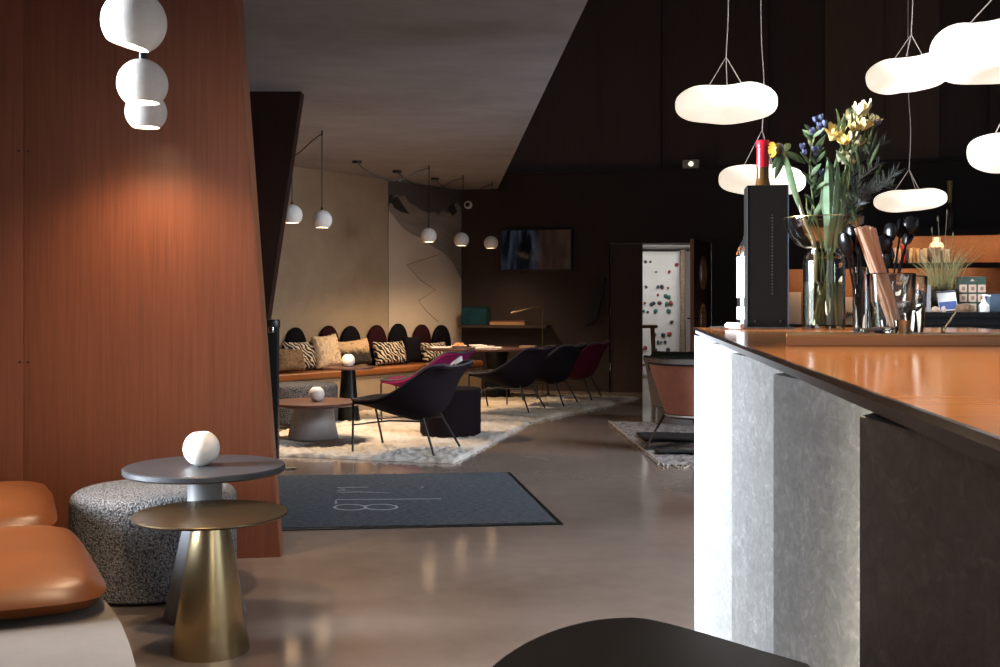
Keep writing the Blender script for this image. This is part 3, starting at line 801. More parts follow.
MB().tube([(cx_-.125, cy_-.13, .3), (cx_+.05, cy_-.13, .3), (cx_+.035, cy_+.12, .3), (cx_-.125, cy_+.12, .3), (cx_-.125, cy_-.13, .3)], .008, 8).build('footrest', BLACK, stl)

# ------------------------------------------------------------------ banquette left foreground
ZL = .36
bn = thing('banquette', 'curved concrete bench base below the tan leather cushions', 'bench')
cur = [G(142, 700, ZL), G(136, 667, ZL), G(128, 640, ZL), G(118, 618, ZL), G(107, 603, ZL), G(88, 585, ZL), G(70, 560, ZL), G(56, 535, ZL), G(44, 510, ZL)]
cpts = [(p.x, p.y) for p in curve(cur, 5)]
poly = cpts + [(-2.6, cpts[-1][1]), (-2.6, 1.3), (cpts[0][0]-.05, 1.3), (cpts[0][0]-.02, 1.9)]
MB().prism(poly, 0, ZL, .012, 3).build('base', BASEC, bn)
def pad(name, corners, z0, z1, label, m, parent=None, puff=.03, rad=.10):
    """soft leather pad from a 4-corner outline"""
    c = [Vector((x, y, 0)) for x, y in corners]
    n = 36
    def edge_pt(s_, t_):
        return c[0].lerp(c[1], s_).lerp(c[3].lerp(c[2], s_), t_)
    def shp(a_):   # squircle remap keeps corners round
        return a_
    def sq(u, v):
        # map square [-1,1]^2 to rounded square
        k = rad
        x, y = u, v
        r_ = max(abs(u), abs(v))
        if r_ < 1e-6: return 0, 0
        ang = math.atan2(v, u); p_ = 7.0
        q_ = (abs(math.cos(ang))**p_+abs(math.sin(ang))**p_)**(-1/p_)
        return r_*q_*math.cos(ang), r_*q_*math.sin(ang)
    mb = MB(); vs = []; fs = []
    for lay in (1, -1):
        for i in range(n+1):
            for j in range(n+1):
                u, v_ = -1+2*i/n, -1+2*j/n
                x, y = sq(u, v_); r_ = max(abs(u), abs(v_))
                p = edge_pt((x+1)/2, (y+1)/2)
                prof = max(0, 1-r_**8)**.42
                dome = puff*(1-r_**2)
                mid = (z0+z1)/2; hh = (z1-z0)/2
                z = mid + (hh*prof+(dome if True else 0)*prof if lay > 0 else -hh*prof)
                if lay > 0: z += .004*noise.noise(Vector((p.x*5, p.y*5, 3)))*prof
                vs.append((p.x, p.y, z))
    N = (n+1)**2
    for o_ in (0, N):
        for i in range(n):
            for j in range(n):
                a_ = o_+i*(n+1)+j; fs.append((a_, a_+1, a_+n+2, a_+n+1))
    mb._add(vs, fs); bmesh.ops.remove_doubles(mb.bm, verts=mb.bm.verts, dist=.0004)
    o = mb.build(name, m, parent, 60); return o
zt_ = .47
k1 = [G(-150, 612, .385), G(113, 590, .40), G(62, 520, .46), G(-150, 516, .46)]
o = pad('bench_cushion', [(-1.85, 2.62), (-1.03, 2.95), (-1.49, 3.86), (-2.3, 3.46)], .362, .456, '', LEATH, None, .022)
tag(o, 'nearer tan leather seat cushion on the concrete bench', 'cushion', 'tan leather bench cushions')
o = pad('bench_cushion', [(-2.3, 3.50), (-1.56, 3.90), (-1.95, 4.78), (-2.65, 4.40)], .362, .458, '', LEATH, None, .022)
tag(o, 'further tan leather seat cushion, behind the nearer one against the wood partition', 'cushion', 'tan leather bench cushions')

# pouf
def pouf(name, c, r, h, m, label, cat='pouf', bev=.05, group=None):
    pr = [(0, .012), (r-.01, .012), (r, .02)]
    for k in range(9):
        a_ = PI/2*k/8; pr.append((r-bev+bev*math.cos(a_), h-bev+bev*math.sin(a_)))
    pr += [(r*.5, h+.006), (0, h+.008)]
    t = thing(name, label, cat, c, 0, group)
    MB().lathe(pr, n=72).build('upholstery', m, t)
    MB().lathe([(0, 0), (r-.03, 0), (r-.03, .013), (0, .013)], n=48).build('plinth', BLACK, t)
    return t
pouf('boucle_pouf', (P(156, 500, 4.72).x, 4.70, 0), .342, .42, BOUC, 'large round pale grey boucle pouf beside the leather bench')
pouf('boucle_pouf', (P(301, 400, 10.85).x, 10.95, .03), .345, .39, BOUC2, 'dark grey boucle pouf behind the low coffee table', 'pouf', .04)
pouf('drum_pouf', (P(450, 400, 9.85).x, 9.95, .03), .275, .42, FABD, 'plain charcoal drum pouf behind the armchair on the rug', 'pouf', .012)

# side tables
bt_ = thing('side_table', 'brass side table with round top on a tapered cone', 'table', (P(210.5, 600, 3.82).x, 3.82, 0))
zt2 = .478
MB().lathe([(0, 0), (.133, 0), (.134, .003), (.059, zt2-.012), (0, zt2-.012)], n=64).build('cone_base', BRASS, bt_)
MB().lathe([(0, zt2-.011), (.256, zt2-.011), (.264, zt2-.005), (.264, zt2-.002), (.262, zt2), (0, zt2)], n=96).build('tabletop', BRASSD, bt_)
gt = thing('side_table', 'taller side table with grey stone top, behind the brass table', 'table', (P(205, 600, 4.27).x, 4.27, 0))
zt3 = .578
MB().lathe([(0, 0), (.155, 0), (.156, .003), (.066, zt3-.15), (.066, zt3-.026), (0, zt3-.026)], n=64).build('pedestal', GREYM, gt)
MB().lathe([(0, zt3-.026), (.301, zt3-.026), (.306, zt3-.02), (.306, zt3-.004), (.302, zt3), (0, zt3)], n=96).build('tabletop', GREYT, gt)
def globe_candle(c, r, label):
    t = thing('globe_candle_holder', label, 'candle holder', c, 0, 'white globe candle holders')
    pr = [(0, 0)]; a0 = -1.25
    for k in range(25):
        a_ = a0+(1.12-a0)*k/24; pr.append((r*math.cos(a_), r*math.sin(a_)+r*math.sin(1.25)))
    zt = pr[-1][1]; pr += [(pr[-1][0]-.006, zt-.002), (pr[-1][0]*.92-.004, zt-.02), (0, zt-.035)]
    MB().lathe(pr, n=48).build('globe', CERAM, t)
    return t
globe_candle((P(200, 450, 4.25).x, 4.27, zt3), .0695, 'round white candle holder on the grey stone side table')
# low coffee table
ct = thing('coffee_table', 'low round brown table on a pale concrete cone', 'table', (P(313, 420, 9.62).x, 9.63, .035))
MB().lathe([(0, 0), (.215, 0), (.22, .006), (.165, .29), (0, .29)], n=56).build('cone_base', CONE_G, ct)
MB().lathe([(0, .29), (.385, .29), (.40, .30), (.40, .318), (.395, .322), (0, .322)], n=72).build('tabletop', WOODT, ct)
globe_candle((P(316.5, 393, 9.62).x, 9.63, .035+.322), .0675, 'round white candle holder on the low brown coffee table')
tt = thing('bistro_table', 'slim dark round table on a black tapered pedestal near the back bench', 'table', (P(347, 380, 11.1).x, 11.2, .03))
MB().lathe([(0, 0), (.115, 0), (.12, .005), (.095, .20), (.07, .52), (0, .52)], n=40).build('pedestal', SOOT, tt)
MB().lathe([(0, .52), (.255, .52), (.265, .528), (.265, .540), (0, .543)], n=56).build('tabletop', WOODT, tt)
globe_candle((P(347, 360, 11.1).x, 11.2, .03+.543), .0675, 'round white candle holder on the slim dark bistro table')

# ------------------------------------------------------------------ entrance mat
mA = G(563, 525); mB_ = G(510, 473); vv = (mB_-mA); fr0 = G(283, 531)-mA
uu = fr0.normalized(); vv2 = Vector((uu.y, -uu.x, 0)); 
if vv2.y < 0: vv2 = -vv2
vv2 = vv.normalized(); WM, DM = 2.55, vv.length
em = thing('entrance_mat', 'large slate blue entrance mat with pale outlined lettering', 'mat')
def mp(a_, b_, z=0): return mA+uu*a_+vv2*b_+Vector((0, 0, z))
q = [mp(.03, .03), mp(WM-.03, .03), mp(WM-.03, DM-.03), mp(.03, DM-.03)]
MB().prism([(p.x, p.y) for p in q], .002, .012).build('pile', MATP, em)
bd = MB(); q2 = [mp(0, 0), mp(WM, 0), mp(WM, DM), mp(0, DM)]
bd.prism([(p.x, p.y) for p in q2], 0, .007); bd.build('rubber_border', BLACK, em)
def g2(px, py): p = G(px, py, .0125); return p
def glyph(name, strokes):
    pr = MB()
    for pts, r in strokes: pr.tube([g2(*p) for p in pts], r, 6)
    o = pr.build(name, MATLINE, em)
    for v_ in o.data.vertices: v_.co.z = .0125+(v_.co.z-.0125)*.12
def oval(cx, cy, rx, ry): return [(cx+rx*math.cos(2*PI*k/28), cy+ry*math.sin(2*PI*k/28)) for k in range(29)]
glyph('printed_figure_eight', [(oval(350, 507.2, 15.6, 2.9), .008), (oval(381, 507.0, 16, 2.8), .008)])
glyph('printed_figure_one', [([(336, 503.4), (336, 499.6), (441, 498.8)], .008)])
glyph('printed_letter', [([(368, 487.0), (337, 487.6), (345, 489.4), (337, 490.6), (392, 493.0), (337, 492.3)], .007)])
glyph('printed_dot', [([(421, 487), (424, 487)], .008)])

# ------------------------------------------------------------------ rugs
def rug(name, quad, h, m, label, nu=150, nv=150, amp=.021, wob=.03):
    q = [Vector((x, y, 0)) for x, y in quad]
    def fn(a_, b_):
        p = q[0].lerp(q[1], a_).lerp(q[3].lerp(q[2], a_), b_)
        e_ = min(a_, 1-a_, b_, 1-b_)
        z = h+amp*(noise.noise(Vector((p.x*17, p.y*17, 0)))+.6*noise.noise(Vector((p.x*43, p.y*43, 5))))
        if e_ < 1e-6:
            p = p+Vector((noise.noise(Vector((p.x*14, p.y*14, 1))), noise.noise(Vector((p.x*14, p.y*14, 8))), 0))*wob; z = .0015
        elif e_ < .012: z *= .75
        return Vector((p.x, p.y, max(z, .0015)))
    mb = MB(); mb.grid(fn, nu, nv)
    lo = [fn(0, 0), fn(1, 0), fn(1, 1), fn(0, 1)]
    t = mb.build(name, m, None, 0, True)
    for p in t.data.polygons: p.use_smooth = True
    return tag(t, label, 'rug')
r1 = [G(283-30, 453.0), G(455, 464), G(530, 423.5), G(360, 418)]
r1 = [(p.x, p.y) for p in r1]
r1 = [(-2.35, 8.88), (-.34, 8.30), (.30, 11.08), (-1.72, 11.66)]
rug('shag_rug', r1, .026, RUGW, 'cream shag rug under the coffee table and armchair')
r2 = [(-1.62, 12.05), (.33, 11.22), (1.79, 14.10), (-.25, 14.95)]
rug('shag_rug', r2, .024, RUGO, 'sand coloured shag rug under the row of lounge chairs by the back table')
rg = [(1.10, 11.25), (1.19, 8.22), (2.75, 8.0), (2.75, 11.0)]
gr = rug('woven_rug', rg, .016, RUGG, 'grey flecked rug with fringe beside the end of the bar', 90, 90, .010, .015)
fg = MB()
for k in range(48):
    x = 1.19+1.5*k/47; y = 8.22-.22*(k/47)
    fg.tube([(x, y+.02, .012), (x+random.uniform(-.02, .02), y-.05, .008), (x+random.uniform(-.04, .04), y-.11-random.uniform(0, .05), .005)], .005, 5)
fg.build('fringe', mat('cream_fringe', (.62, .55, .47), .9, 0, .1), gr)['kind'] = 'stuff'
wp = MB(); wp.tube([(1.11, 11.2, .02), (1.15, 9.7, .022), (1.195, 8.25, .02)], .006, 6); wp.build('edge_binding', MATS['cream_fringe'], gr)
for yy, w_ in ((9.75, .55), (8.75, .12)):
    s = MB(); s.grid(lambda a_, b_: (1.24+1.35*a_+.0*b_, yy+w_*(b_-.5)+.03*math.sin(a_*9)-.16*a_, .030+.004*noise.noise(Vector((a_*40, b_*9, yy)))), 40, 6)
    o = s.build('dark_stripe', RUGK, gr)
    sm = o.modifiers.new('s', 'SOLIDIFY'); sm.thickness = .012

# ------------------------------------------------------------------ shell lounge chairs
CP = [(.38, .42), (.26, .375), (.05, .305), (-.14, .275), (-.27, .35), (-.35, .54), (-.42, .685)]
EP = [(.39, .415, .24), (.27, .42, .33), (.09, .44, .385), (-.06, .51, .40), (-.19, .60, .395), (-.32, .695, .37), (-.43, .712, .335)]
def shell_pt(u, v):
    t = v*(len(CP)-1); i = min(int(t), len(CP)-2); f_ = t-i
    def cr(L, k):
        a_ = L[max(i-1, 0)][k]; b_ = L[i][k]; c = L[i+1][k]; d = L[min(i+2, len(L)-1)][k]
        return .5*((2*b_)+(c-a_)*f_+(2*a_-5*b_+4*c-d)*f_*f_+(3*b_-a_-3*c+d)*f_**3)
    xc, zc = cr(CP, 0), cr(CP, 1); xe, ze, w_ = cr(EP, 0), cr(EP, 1), cr(EP, 2)
    g = abs(u)**2.2
    return Vector((xc+(xe-xc)*g, w_*u*(1-.08*(1-abs(u))), zc+(ze-zc)*g))
def make_shell_chair(fab, label):
    t = thing('lounge_chair', label, 'chair', (0, 0, 0), 0, 'shell lounge chairs on the rugs')
    def two(nu, nv):
        mb = MB(); vs = []; th = .030
        for lay in (0, 1):
            for i in range(nu+1):
                for j in range(nv+1):
                    u, v_ = -1+2*i/nu, j/nv
                    p = shell_pt(u, v_)
                    if lay:
                        du = shell_pt(min(u+.01, 1), v_)-shell_pt(max(u-.01, -1), v_); dv = shell_pt(u, min(v_+.01, 1))-shell_pt(u, max(v_-.01, 0))
                        n_ = du.cross(dv).normalized()
                        if n_.z > 0 and v_ < .6: n_ = -n_
                        if v_ >= .6 and n_.x > 0: n_ = -n_
                        p = p+n_*th
                    vs.append(p)
        N = (nu+1)*(nv+1); fs = []
        for o_ in (0, N):
            for i in range(nu):
                for j in range(nv):
                    a_ = o_+i*(nv+1)+j; fs.append((a_, a_+1, a_+nv+2, a_+nv+1))
        for i in range(nu):
            for j in (0, nv): a_ = i*(nv+1)+j; fs.append((a_, a_+nv+1, N+a_+nv+1, N+a_))
        for j in range(nv):
            for i in (0, nu): a_ = i*(nv+1)+j; fs.append((a_, a_+1, N+a_+1, N+a_))
        mb._add(vs, fs); return mb
    two(20, 30).build('shell', fab, t, 50)
    pp = [shell_pt(-1, v_/24) for v_ in range(25)]+[shell_pt(-1+2*i/12, 1) for i in range(1, 12)]+[shell_pt(1, 1-v_/24) for v_ in range(25)]+[shell_pt(1-2*i/12, 0) for i in range(1, 13)]
    MB().tube(pp, .010, 6, False).build('piping', mat('grey_piping', (.06, .052, .06), .8, 0, .1), t)
    # padded seat
    mb = MB(); mb.grid(lambda a_, b_: shell_pt((-1+2*a_)*.72, .06+.5*b_)+Vector((0, 0, .004+.05*(1-(2*a_-1)**4)*(1-(2*b_-1)**4)**.5)), 14, 14)
    o = mb.build('seat_pad', fab, t, 60); sm = o.modifiers.new('s', 'SOLIDIFY'); sm.thickness = .01
    for (x, y, fx, fy, zz) in ((.40, .20, .36, .29, .40), (.40, -.20, .36, -.29, .40), (-.20, .19, -.33, .29, .30), (-.20, -.19, -.33, -.29, .30)):
        MB().tube([(x, y, zz-.02), (fx, fy, .008)], .0095, 10).build('leg', BLACK, t)
    MB().tube([(.385, -.235, .215), (.10, -.17, .25), (-.22, -.20, .255)], .007, 8).build('under_rail', BLACK, t)
    MB().tube([(.385, .235, .215), (.10, .17, .25), (-.22, .20, .255)], .007, 8).build('under_rail', BLACK, t)
    return t
ZR = .03
chA = make_shell_chair(FABD, 'charcoal shell lounge chair nearest the entrance mat, beside the coffee table')
chA.location = (-.735, 8.88, ZR); chA.rotation_euler.z = math.radians(162)
def place(px, py, Y, deg, fab, label, sc_=1):
    x = P(px, py, Y).x
    c = dup(chA, (x, Y, ZR), math.radians(deg), label, scale=(sc_,)*3)
    if fab != FABD: recolor(c, FABD, fab)
    return c
place(509, 400, 12.25, 160, FABD, 'charcoal shell lounge chair beside the long back table, nearest of that row', 1.0)
place(544, 400, 13.0, 160, FABD, 'charcoal shell lounge chair in the row, just before the maroon one', 1.0)
place(571, 400, 13.8, 163, FABR, 'maroon shell lounge chair at the end of the row by the door', 1.0)
place(425, 380, 11.2, 165, FABM, 'magenta shell lounge chair facing the back bench', 1.0)
# white fleece on magenta chair
wc = MB(); c0 = P(450, 358, 10.9)
wc.grid(lambda a_, b_: c0+Vector(((a_-.5)*.24, .10*(b_-.5)+.02*noise.noise(Vector((a_*5, b_*5, 0))), .045*math.sin(PI*a_)-.10*(b_-.5)**2*3-.04+.12*(a_-.5))), 14, 10)
o = wc.build('fleece_throw', WHITEF, None, 60)
sm = o.modifiers.new('s', 'SOLIDIFY'); sm.thickness = .035
tag(o, 'white fleece throw draped over the magenta lounge chair', 'throw')

# ------------------------------------------------------------------ back bench with oval pads and cushions
bb_ = thing('wall_bench', 'tan leather bench along the plaster wall with dark oval back pads', 'bench')
DB = .48
MB(MLF).span((-2.2, .0, 0), (LLEN-.1, DB-.04, .33), .01).build('base', WALLC, bb_)
MB(MLF).span((-2.2, .05, .335), (LLEN-.1, DB, .425), .03, 4).build('seat_pad', LEATHB, bb_)
for i, (px, py) in enumerate([(296, 327.4), (329, 325.6), (351, 325.9), (377, 325), (398.5, 323.5), (422, 324.4), (441.5, 325)]):
    u = lu(px, .05); zt = lz(px, py, .05); Yd = LO.y+LE.y*u
    rw = 11.8*Yd/F*1.22; hh = (zt-.40)/2
    m_ = MLF @ Matrix.Translation((u, .045, zt-hh)) @ Matrix.Rotation(PI/2, 4, 'X')
    MB(m_).lathe([(0, -.045), (.85*rw, -.04), (rw, -.015), (rw, .015), (.85*rw, .035), (0, .045)], n=40, sy=hh/rw).build('oval_back_pad', (FABN, FABW)[i in (1, 3, 5)], bb_)
def pillow(name, px, py, wpx, hpx, d, m, label, tilt=.25, roll=0, t=.09, group='cushions on the back bench', fur=0):
    u = lu(px, d); Yd = LO.y+LE.y*u+LN.y*d; w_ = wpx*Yd/F/2/.8; h_ = hpx*Yd/F/2
    zc = max(lz(px, py, d), .43+h_*math.cos(tilt)*(1 if not roll else 1.08))
    M_ = MLF @ Matrix.Translation((u, d, zc)) @ Matrix.Rotation(tilt, 4, 'X') @ Matrix.Rotation(roll, 4, 'Y')
    mb = MB(M_); n = 22; vs = []; fs = []
    for lay in (1, -1):
        for i in range(n+1):
            for j in range(n+1):
                a_, b_ = -1+2*i/n, -1+2*j/n
                pin = 1-.10*(1-abs(a_)**2)*abs(b_)**3; pin2 = 1-.10*(1-abs(b_)**2)*abs(a_)**3
                y = lay*t*((1-a_**6)*(1-b_**6))**.5*(.75+.25*(1-a_*a_)*(1-b_*b_))
                p = Vector((a_*w_*pin2, y, b_*h_*pin))
                if fur and max(abs(a_), abs(b_)) < .999: p.y += lay*fur*noise.noise(Vector((a_*9, b_*9, lay*4)))
                if fur and max(abs(a_), abs(b_)) >= .999:
                    p.x *= 1+.07*noise.noise(Vector((a_*6, b_*6, 2))); p.z *= 1+.07*noise.noise(Vector((a_*6, b_*6, 9)))
                vs.append(p)
    N = (n+1)**2
    for o_ in (0, N):
        for i in range(n):
            for j in range(n): a_ = o_+i*(n+1)+j; fs.append((a_, a_+1, a_+n+2, a_+n+1))
    mb._add(vs, fs); bmesh.ops.remove_doubles(mb.bm, verts=mb.bm.verts, dist=.0005)
    o = mb.build(name, m, None, 70)
    return tag(o, label, 'cushion', group)
pillow('patterned_cushion', 301, 358, 38, 30, .17, WOVEN, 'black and cream woven cushion behind the brown fur cushion', .22)
pillow('fur_cushion', 290, 367, 29, 24, .36, BROWNF, 'brown fur cushion at the left end of the back bench', .30, .06, .08, fur=.03)
pillow('shag_cushion', 326.5, 352, 28, 34, .25, CREAM, 'cream shaggy square cushion beside the brown fur one', .22, -.05, .08, fur=.035)
tw = pillow('two_tone_cushion', 353, 357, 40, 27, .22, BROWNF, 'black and tan fur cushion behind the bistro table candle holder', .22, -.06, .08, fur=.03)
m, nt, b = newmat('two_tone_fur'); v = nt.nodes.new('ShaderNodeTexCoord'); sp_ = nt.nodes.new('ShaderNodeSeparateXYZ'); nt.links.new(v.outputs['Object'], sp_.inputs[0])
ad = nt.nodes.new('ShaderNodeMath'); ad.operation = 'MULTIPLY_ADD'; nt.links.new(nz(nt, v.outputs['Object'], 12, 4), ad.inputs[0]); ad.inputs[1].default_value = .18; nt.links.new(sp_.outputs[2], ad.inputs[2])
mr = nt.nodes.new('ShaderNodeMapRange'); mr.inputs[1].default_value = .60; mr.inputs[2].default_value = .86; nt.links.new(ad.outputs[0], mr.inputs[0])
nt.links.new(ramp(nt, mr.outputs[0], [(.35, (.025, .018, .014)), (.65, (.50, .33, .18))]), b.inputs['Base Color']); setin(b, Roughness=.95)
tw.data.materials[0] = m
pillow('patterned_cushion', 390, 356, 38, 24, .20, WOVEN, 'black and cream woven cushion in the middle of the back bench', .22)
pillow('black_cushion', 412, 350, 19, 28, .26, FABN, 'plain black upright cushion between the two woven cushions', .12, 0, .05)
pillow('patterned_cushion', 434, 354, 30, 20, .20, WOVEN, 'black and cream woven cushion at the far end of the back bench', .2)

# ------------------------------------------------------------------ mural
mu = thing('mural', 'tall mountain mural with a zigzag path on the plaster wall', 'mural')
m0, m1 = lu(388), lu(461.5)
MB(MLF).span((m0, .0005, .5), (m1, .004, ZC-.005)).build('sky_panel', MURALD, mu)
def mpoly(pts, d0, d1):
    a_ = [(lu(x), d0, lz(x, y)) for x, y in pts]; b_ = [(lu(x), d1, lz(x, y)) for x, y in pts]
    return MB(MLF).hull(a_, b_)
rid = [(388.3, 206), (392, 200), (396, 194), (400, 197), (404, 195), (409, 203), (415, 206), (421, 210), (428, 213), (434, 212), (438, 215), (443, 210), (448, 214), (452, 206), (457, 203), (461, 208)]
mpoly(rid+[(461, 300), (388.3, 300)], .0038, .0055).build('snow_slope', MURALM, mu)
sl = [(388.3, 211), (393, 216), (398, 223), (404, 229), (411, 234), (420, 238), (430, 245), (442, 252), (452, 262), (461, 280)]
a_ = [(lu(x), .0053, lz(x, y)) for x, y in sl]+[(m1-.003, .0053, .501), (m0+.003, .0053, .501)]
MB(MLF).hull(a_, [(u, .0070, z) for u, d, z in a_]).build('pale_slope', MURALP, mu)
for pts in ([(390, 200), (397, 196), (402, 204), (409, 214), (401, 212), (394, 208)], [(447, 208), (453, 203), (457, 212), (452, 216)], [(388.5, 196), (392, 194), (393, 204), (389, 203)]):
    mpoly(pts, .0053, .0066).build('rock_outcrop', MURALK, mu)
zp = [(440, 254), (406, 265), (420, 280), (435, 290), (418, 301), (426, 311), (438, 322)]
MB(MLF).tube([(lu(x), .0072, lz(x, y)) for x, y in zp], .005, 6).build('zigzag_path', LINE, mu)

# ------------------------------------------------------------------ back wall fixtures
tv = thing('wall_television', 'black flat television mounted on the dark back wall', 'television')
MB(MBK).span((bu(500.5, .06), .02, bz(536, 271, .06)), (bu(572, .06), .07, bz(536, 229, .06)), .006).build('housing', BLACK, tv)
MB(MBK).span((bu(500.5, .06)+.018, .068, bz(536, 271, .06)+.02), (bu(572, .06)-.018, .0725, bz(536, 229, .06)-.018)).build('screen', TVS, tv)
MB(MBK).span((bu(530), -.0, 1.75), (bu(545), .021, 2.05)).build('bracket', BLACK, tv)
cam_ = thing('security_camera', 'small white round camera on the back wall near the ceiling', 'camera')
M_ = MBK @ Matrix.Translation((bu(468.5), .0, bz(468.5, 205))) @ Matrix.Rotation(-PI/2, 4, 'X')
MB(M_).lathe([(.035, -.002), (.058, -.002), (.060, .02), (.048, .045), (.034, .05), (.035, -.002)], n=30, closed=False).build('ring', CERAM, cam_)
MB(M_).lathe([(0, 0), (.036, 0), (.034, .04), (.02, .05), (0, .052)], n=24).build('lens_dome', BLACKG, cam_)
ex = thing('emergency_light', 'small lit emergency light box above the double door', 'lamp')
u0, u1 = bu(683, .03), bu(699.5, .03); z0, z1 = bz(691, 168.5, .03), bz(691, 160, .03)
MB(MBK).span((u0, .026, z0), (u1, .075, z1), .008).build('housing', mat('warm_white_plastic', (.55, .50, .42), .5, 0, .04), ex)
MB(MBK @ Matrix.Translation(((u0+u1)/2, .075, (z0+z1)/2)) @ Matrix.Rotation(-PI/2, 4, 'X')).lathe([(0, 0), (.03, 0), (.028, .006), (0, .009)], n=20).build('lens', EXITL, ex)
# wall shelf with aquarium box and books
sh = MB(MBK); D = .30
sh.span((bu(458, D), .0, bz(500, 328, D)), (bu(546, D), D, bz(500, 325.2, D)))
tag(sh.build('wall_shelf', WOODD), 'long dark shelf on the back wall above the reading table', 'shelf')
zsf = bz(500, 325.2, D)+.0005
aq = thing('glass_tank', 'small teal glass tank at the left end of the dark wall shelf', 'tank')
u0, u1 = bu(462, .22), bu(487, .22); zq = bz(475, 306.5, .2)
MB(MBK).span((u0, .05, zsf), (u1, .25, zsf+.012)).build('base', BLACK, aq)
MB(MBK).span((u0+.006, .056, zsf+.0125), (u1-.006, .244, zq-.03)).build('teal_water', TEAL, aq)
ag = MB(MBK)
for a_, b_ in (((u0, .05), (u0+.005, .25)), ((u1-.005, .05), (u1, .25)), ((u0+.005, .245), (u1-.005, .25)), ((u0+.005, .05), (u1-.005, .055))): ag.span((a_[0], a_[1], zsf+.012), (b_[0], b_[1], zq))
ag.build('glass_wall', glass('tank_glass', (.55, .85, .85)), aq)
wbk = thing('wooden_box', 'long low honey wooden box lying on the dark wall shelf', 'box')
u0, u1 = bu(490, .22), bu(525, .22)
MB(MBK).span((u0, .08, zsf), (u1, .24, zsf+.045), .004).build('body', OAK, wbk)
MB(MBK).span((u0-.005, .075, zsf+.0455), (u1+.005, .245, zsf+.058), .003).build('lid', WOODL, wbk)
# floor lamp
flp = thing('floor_lamp', 'thin brass floor lamp with an angled arm behind the charcoal chairs', 'lamp', (P(542.5, 390, 14.75).x, 14.75, 0))
zt = P(542, 309, 14.75).z
MB().lathe([(0, 0), (.12, 0), (.12, .012), (.015, .02), (0, .02)], n=32).build('base', BRASSD, flp)
MB().tube([(0, 0, .018), (0, 0, zt-.01)]+[tuple(v_) for v_ in curve([(0, 0, zt-.01), (-.03, 0, zt+.012), (-.13, 0, zt+.016)], 5)], .007, 8).build('pole', BRASSD, flp)
MB().tube([(-.12, 0, zt+.016), (-.42, 0, zt-.055)], [.008, .013], 10).build('lamp_head', BRASSD, flp)

# reading table
rt = thing('reading_table', 'long dark oval reading table on a black drum base', 'table', (P(487, 360, 14.1).x, 14.15, .03))
zr = P(487, 348, 14.1).z-.03
MB().lathe([(0, zr-.03), (.78, zr-.03), (.80, zr-.02), (.80, zr-.004), (.79, zr), (0, zr)], n=64, sy=.62).build('tabletop', WOODT, rt)
MB().lathe([(0, 0), (.19, 0), (.19, .01), (.12, .35), (.16, zr-.03), (0, zr-.03)], (.12, 0, 0), n=40).build('pedestal', SOOT, rt)
zr += .0308
mg = [(432, .0, .20, .28, .012, 'paper_sheaf', 'loose white paper sheaf at the near left of the reading table', PAPERW), (477, .1, .40, .26, .018, 'magazine', 'wide white magazine at the bottom of the pile on the reading table', PAPERW), ]
def slabthing(name, px, y, w_, d_, h_, z, m_, label, cat, rz=0, group=None):
    x = P(px, 348, y).x
    t = MB().box((0, 0, h_/2), (w_, d_, h_), .002, 1).build(name, m_)
    t.location = (x, y, z); t.rotation_euler.z = rz
    return tag(t, label, cat, group)
slabthing('paper_sheaf', 442, 14.15, .30, .20, .012, zr, PAPERW, 'thin white paper sheaf at the left end of the reading table', 'paper', .2)
slabthing('magazine', 488, 14.0, .34, .25, .014, zr, PAPERW, 'bottom magazine of the small pile on the reading table', 'magazine', .1, 'magazines on the reading table')
slabthing('magazine', 483, 14.0, .28, .21, .013, zr+.0145, mat('pink_paper', (.72, .60, .56), .7), 'middle magazine of the small pile on the reading table', 'magazine', -.1, 'magazines on the reading table')
slabthing('magazine', 478, 14.02, .17, .22, .014, zr+.028, PAPERW, 'smaller top magazine of the pile on the reading table', 'magazine', .35, 'magazines on the reading table')
slabthing('notebook', 528, 14.1, .20, .16, .028, zr, mat('tan_cover', (.36, .22, .13), .6), 'thick tan notebook at the right end of the reading table', 'book', -.2)
bw_ = thing('fruit_bowl', 'shallow bowl of orange fruit on the reading table', 'bowl', (P(459, 348, 14.05).x, 14.05, zr))
MB().lathe([(0, 0), (.06, 0), (.10, .03), (.105, .034), (.098, .034), (.06, .008), (0, .006)], n=30).build('dish', PAPERW, bw_)
for k in range(4):
    a_ = k*1.57+.3
    o = MB().lathe([(0, -.03), (.02, -.023), (.03, 0), (.02, .023), (0, .03)], (0, 0, 0), 16).build('orange', mat('orange_peel', (.70, .25, .08), .5, 0, .1))
    o.location = (bw_.location.x+.040*math.cos(a_), bw_.location.y+.040*math.sin(a_), zr+.040)
    tag(o, 'small orange lying in the shallow bowl on the reading table', 'fruit', 'oranges in the bowl')

# ------------------------------------------------------------------ stanchion post by the fin
sp = thing('barrier_post', 'black barrier post with steel head beside the wood partition', 'post', (P(273, 400, 8.05).x, 8.05, 0))
zp_ = P(273, 322, 8.05).z
MB().prism([(-.16, -.13), (.17, -.02), (.17, .02), (-.16, .13)], 0, .012, .003).build('base_plate', BLACK, sp)
MB().box((0, 0, (zp_-.05)/2+.012), (.085, .06, zp_-.05), .01).build('post', BLACK, sp)
MB().lathe([(0, zp_-.04), (.05, zp_-.04), (.052, zp_-.03), (.052, zp_+.008), (.045, zp_+.018), (0, zp_+.02)], n=28).build('cap', BLACK, sp)
MB().box((-.004, -.053, zp_-.055), (.042, .022, .05), .008, 3).build('belt_clip', CHROME, sp)

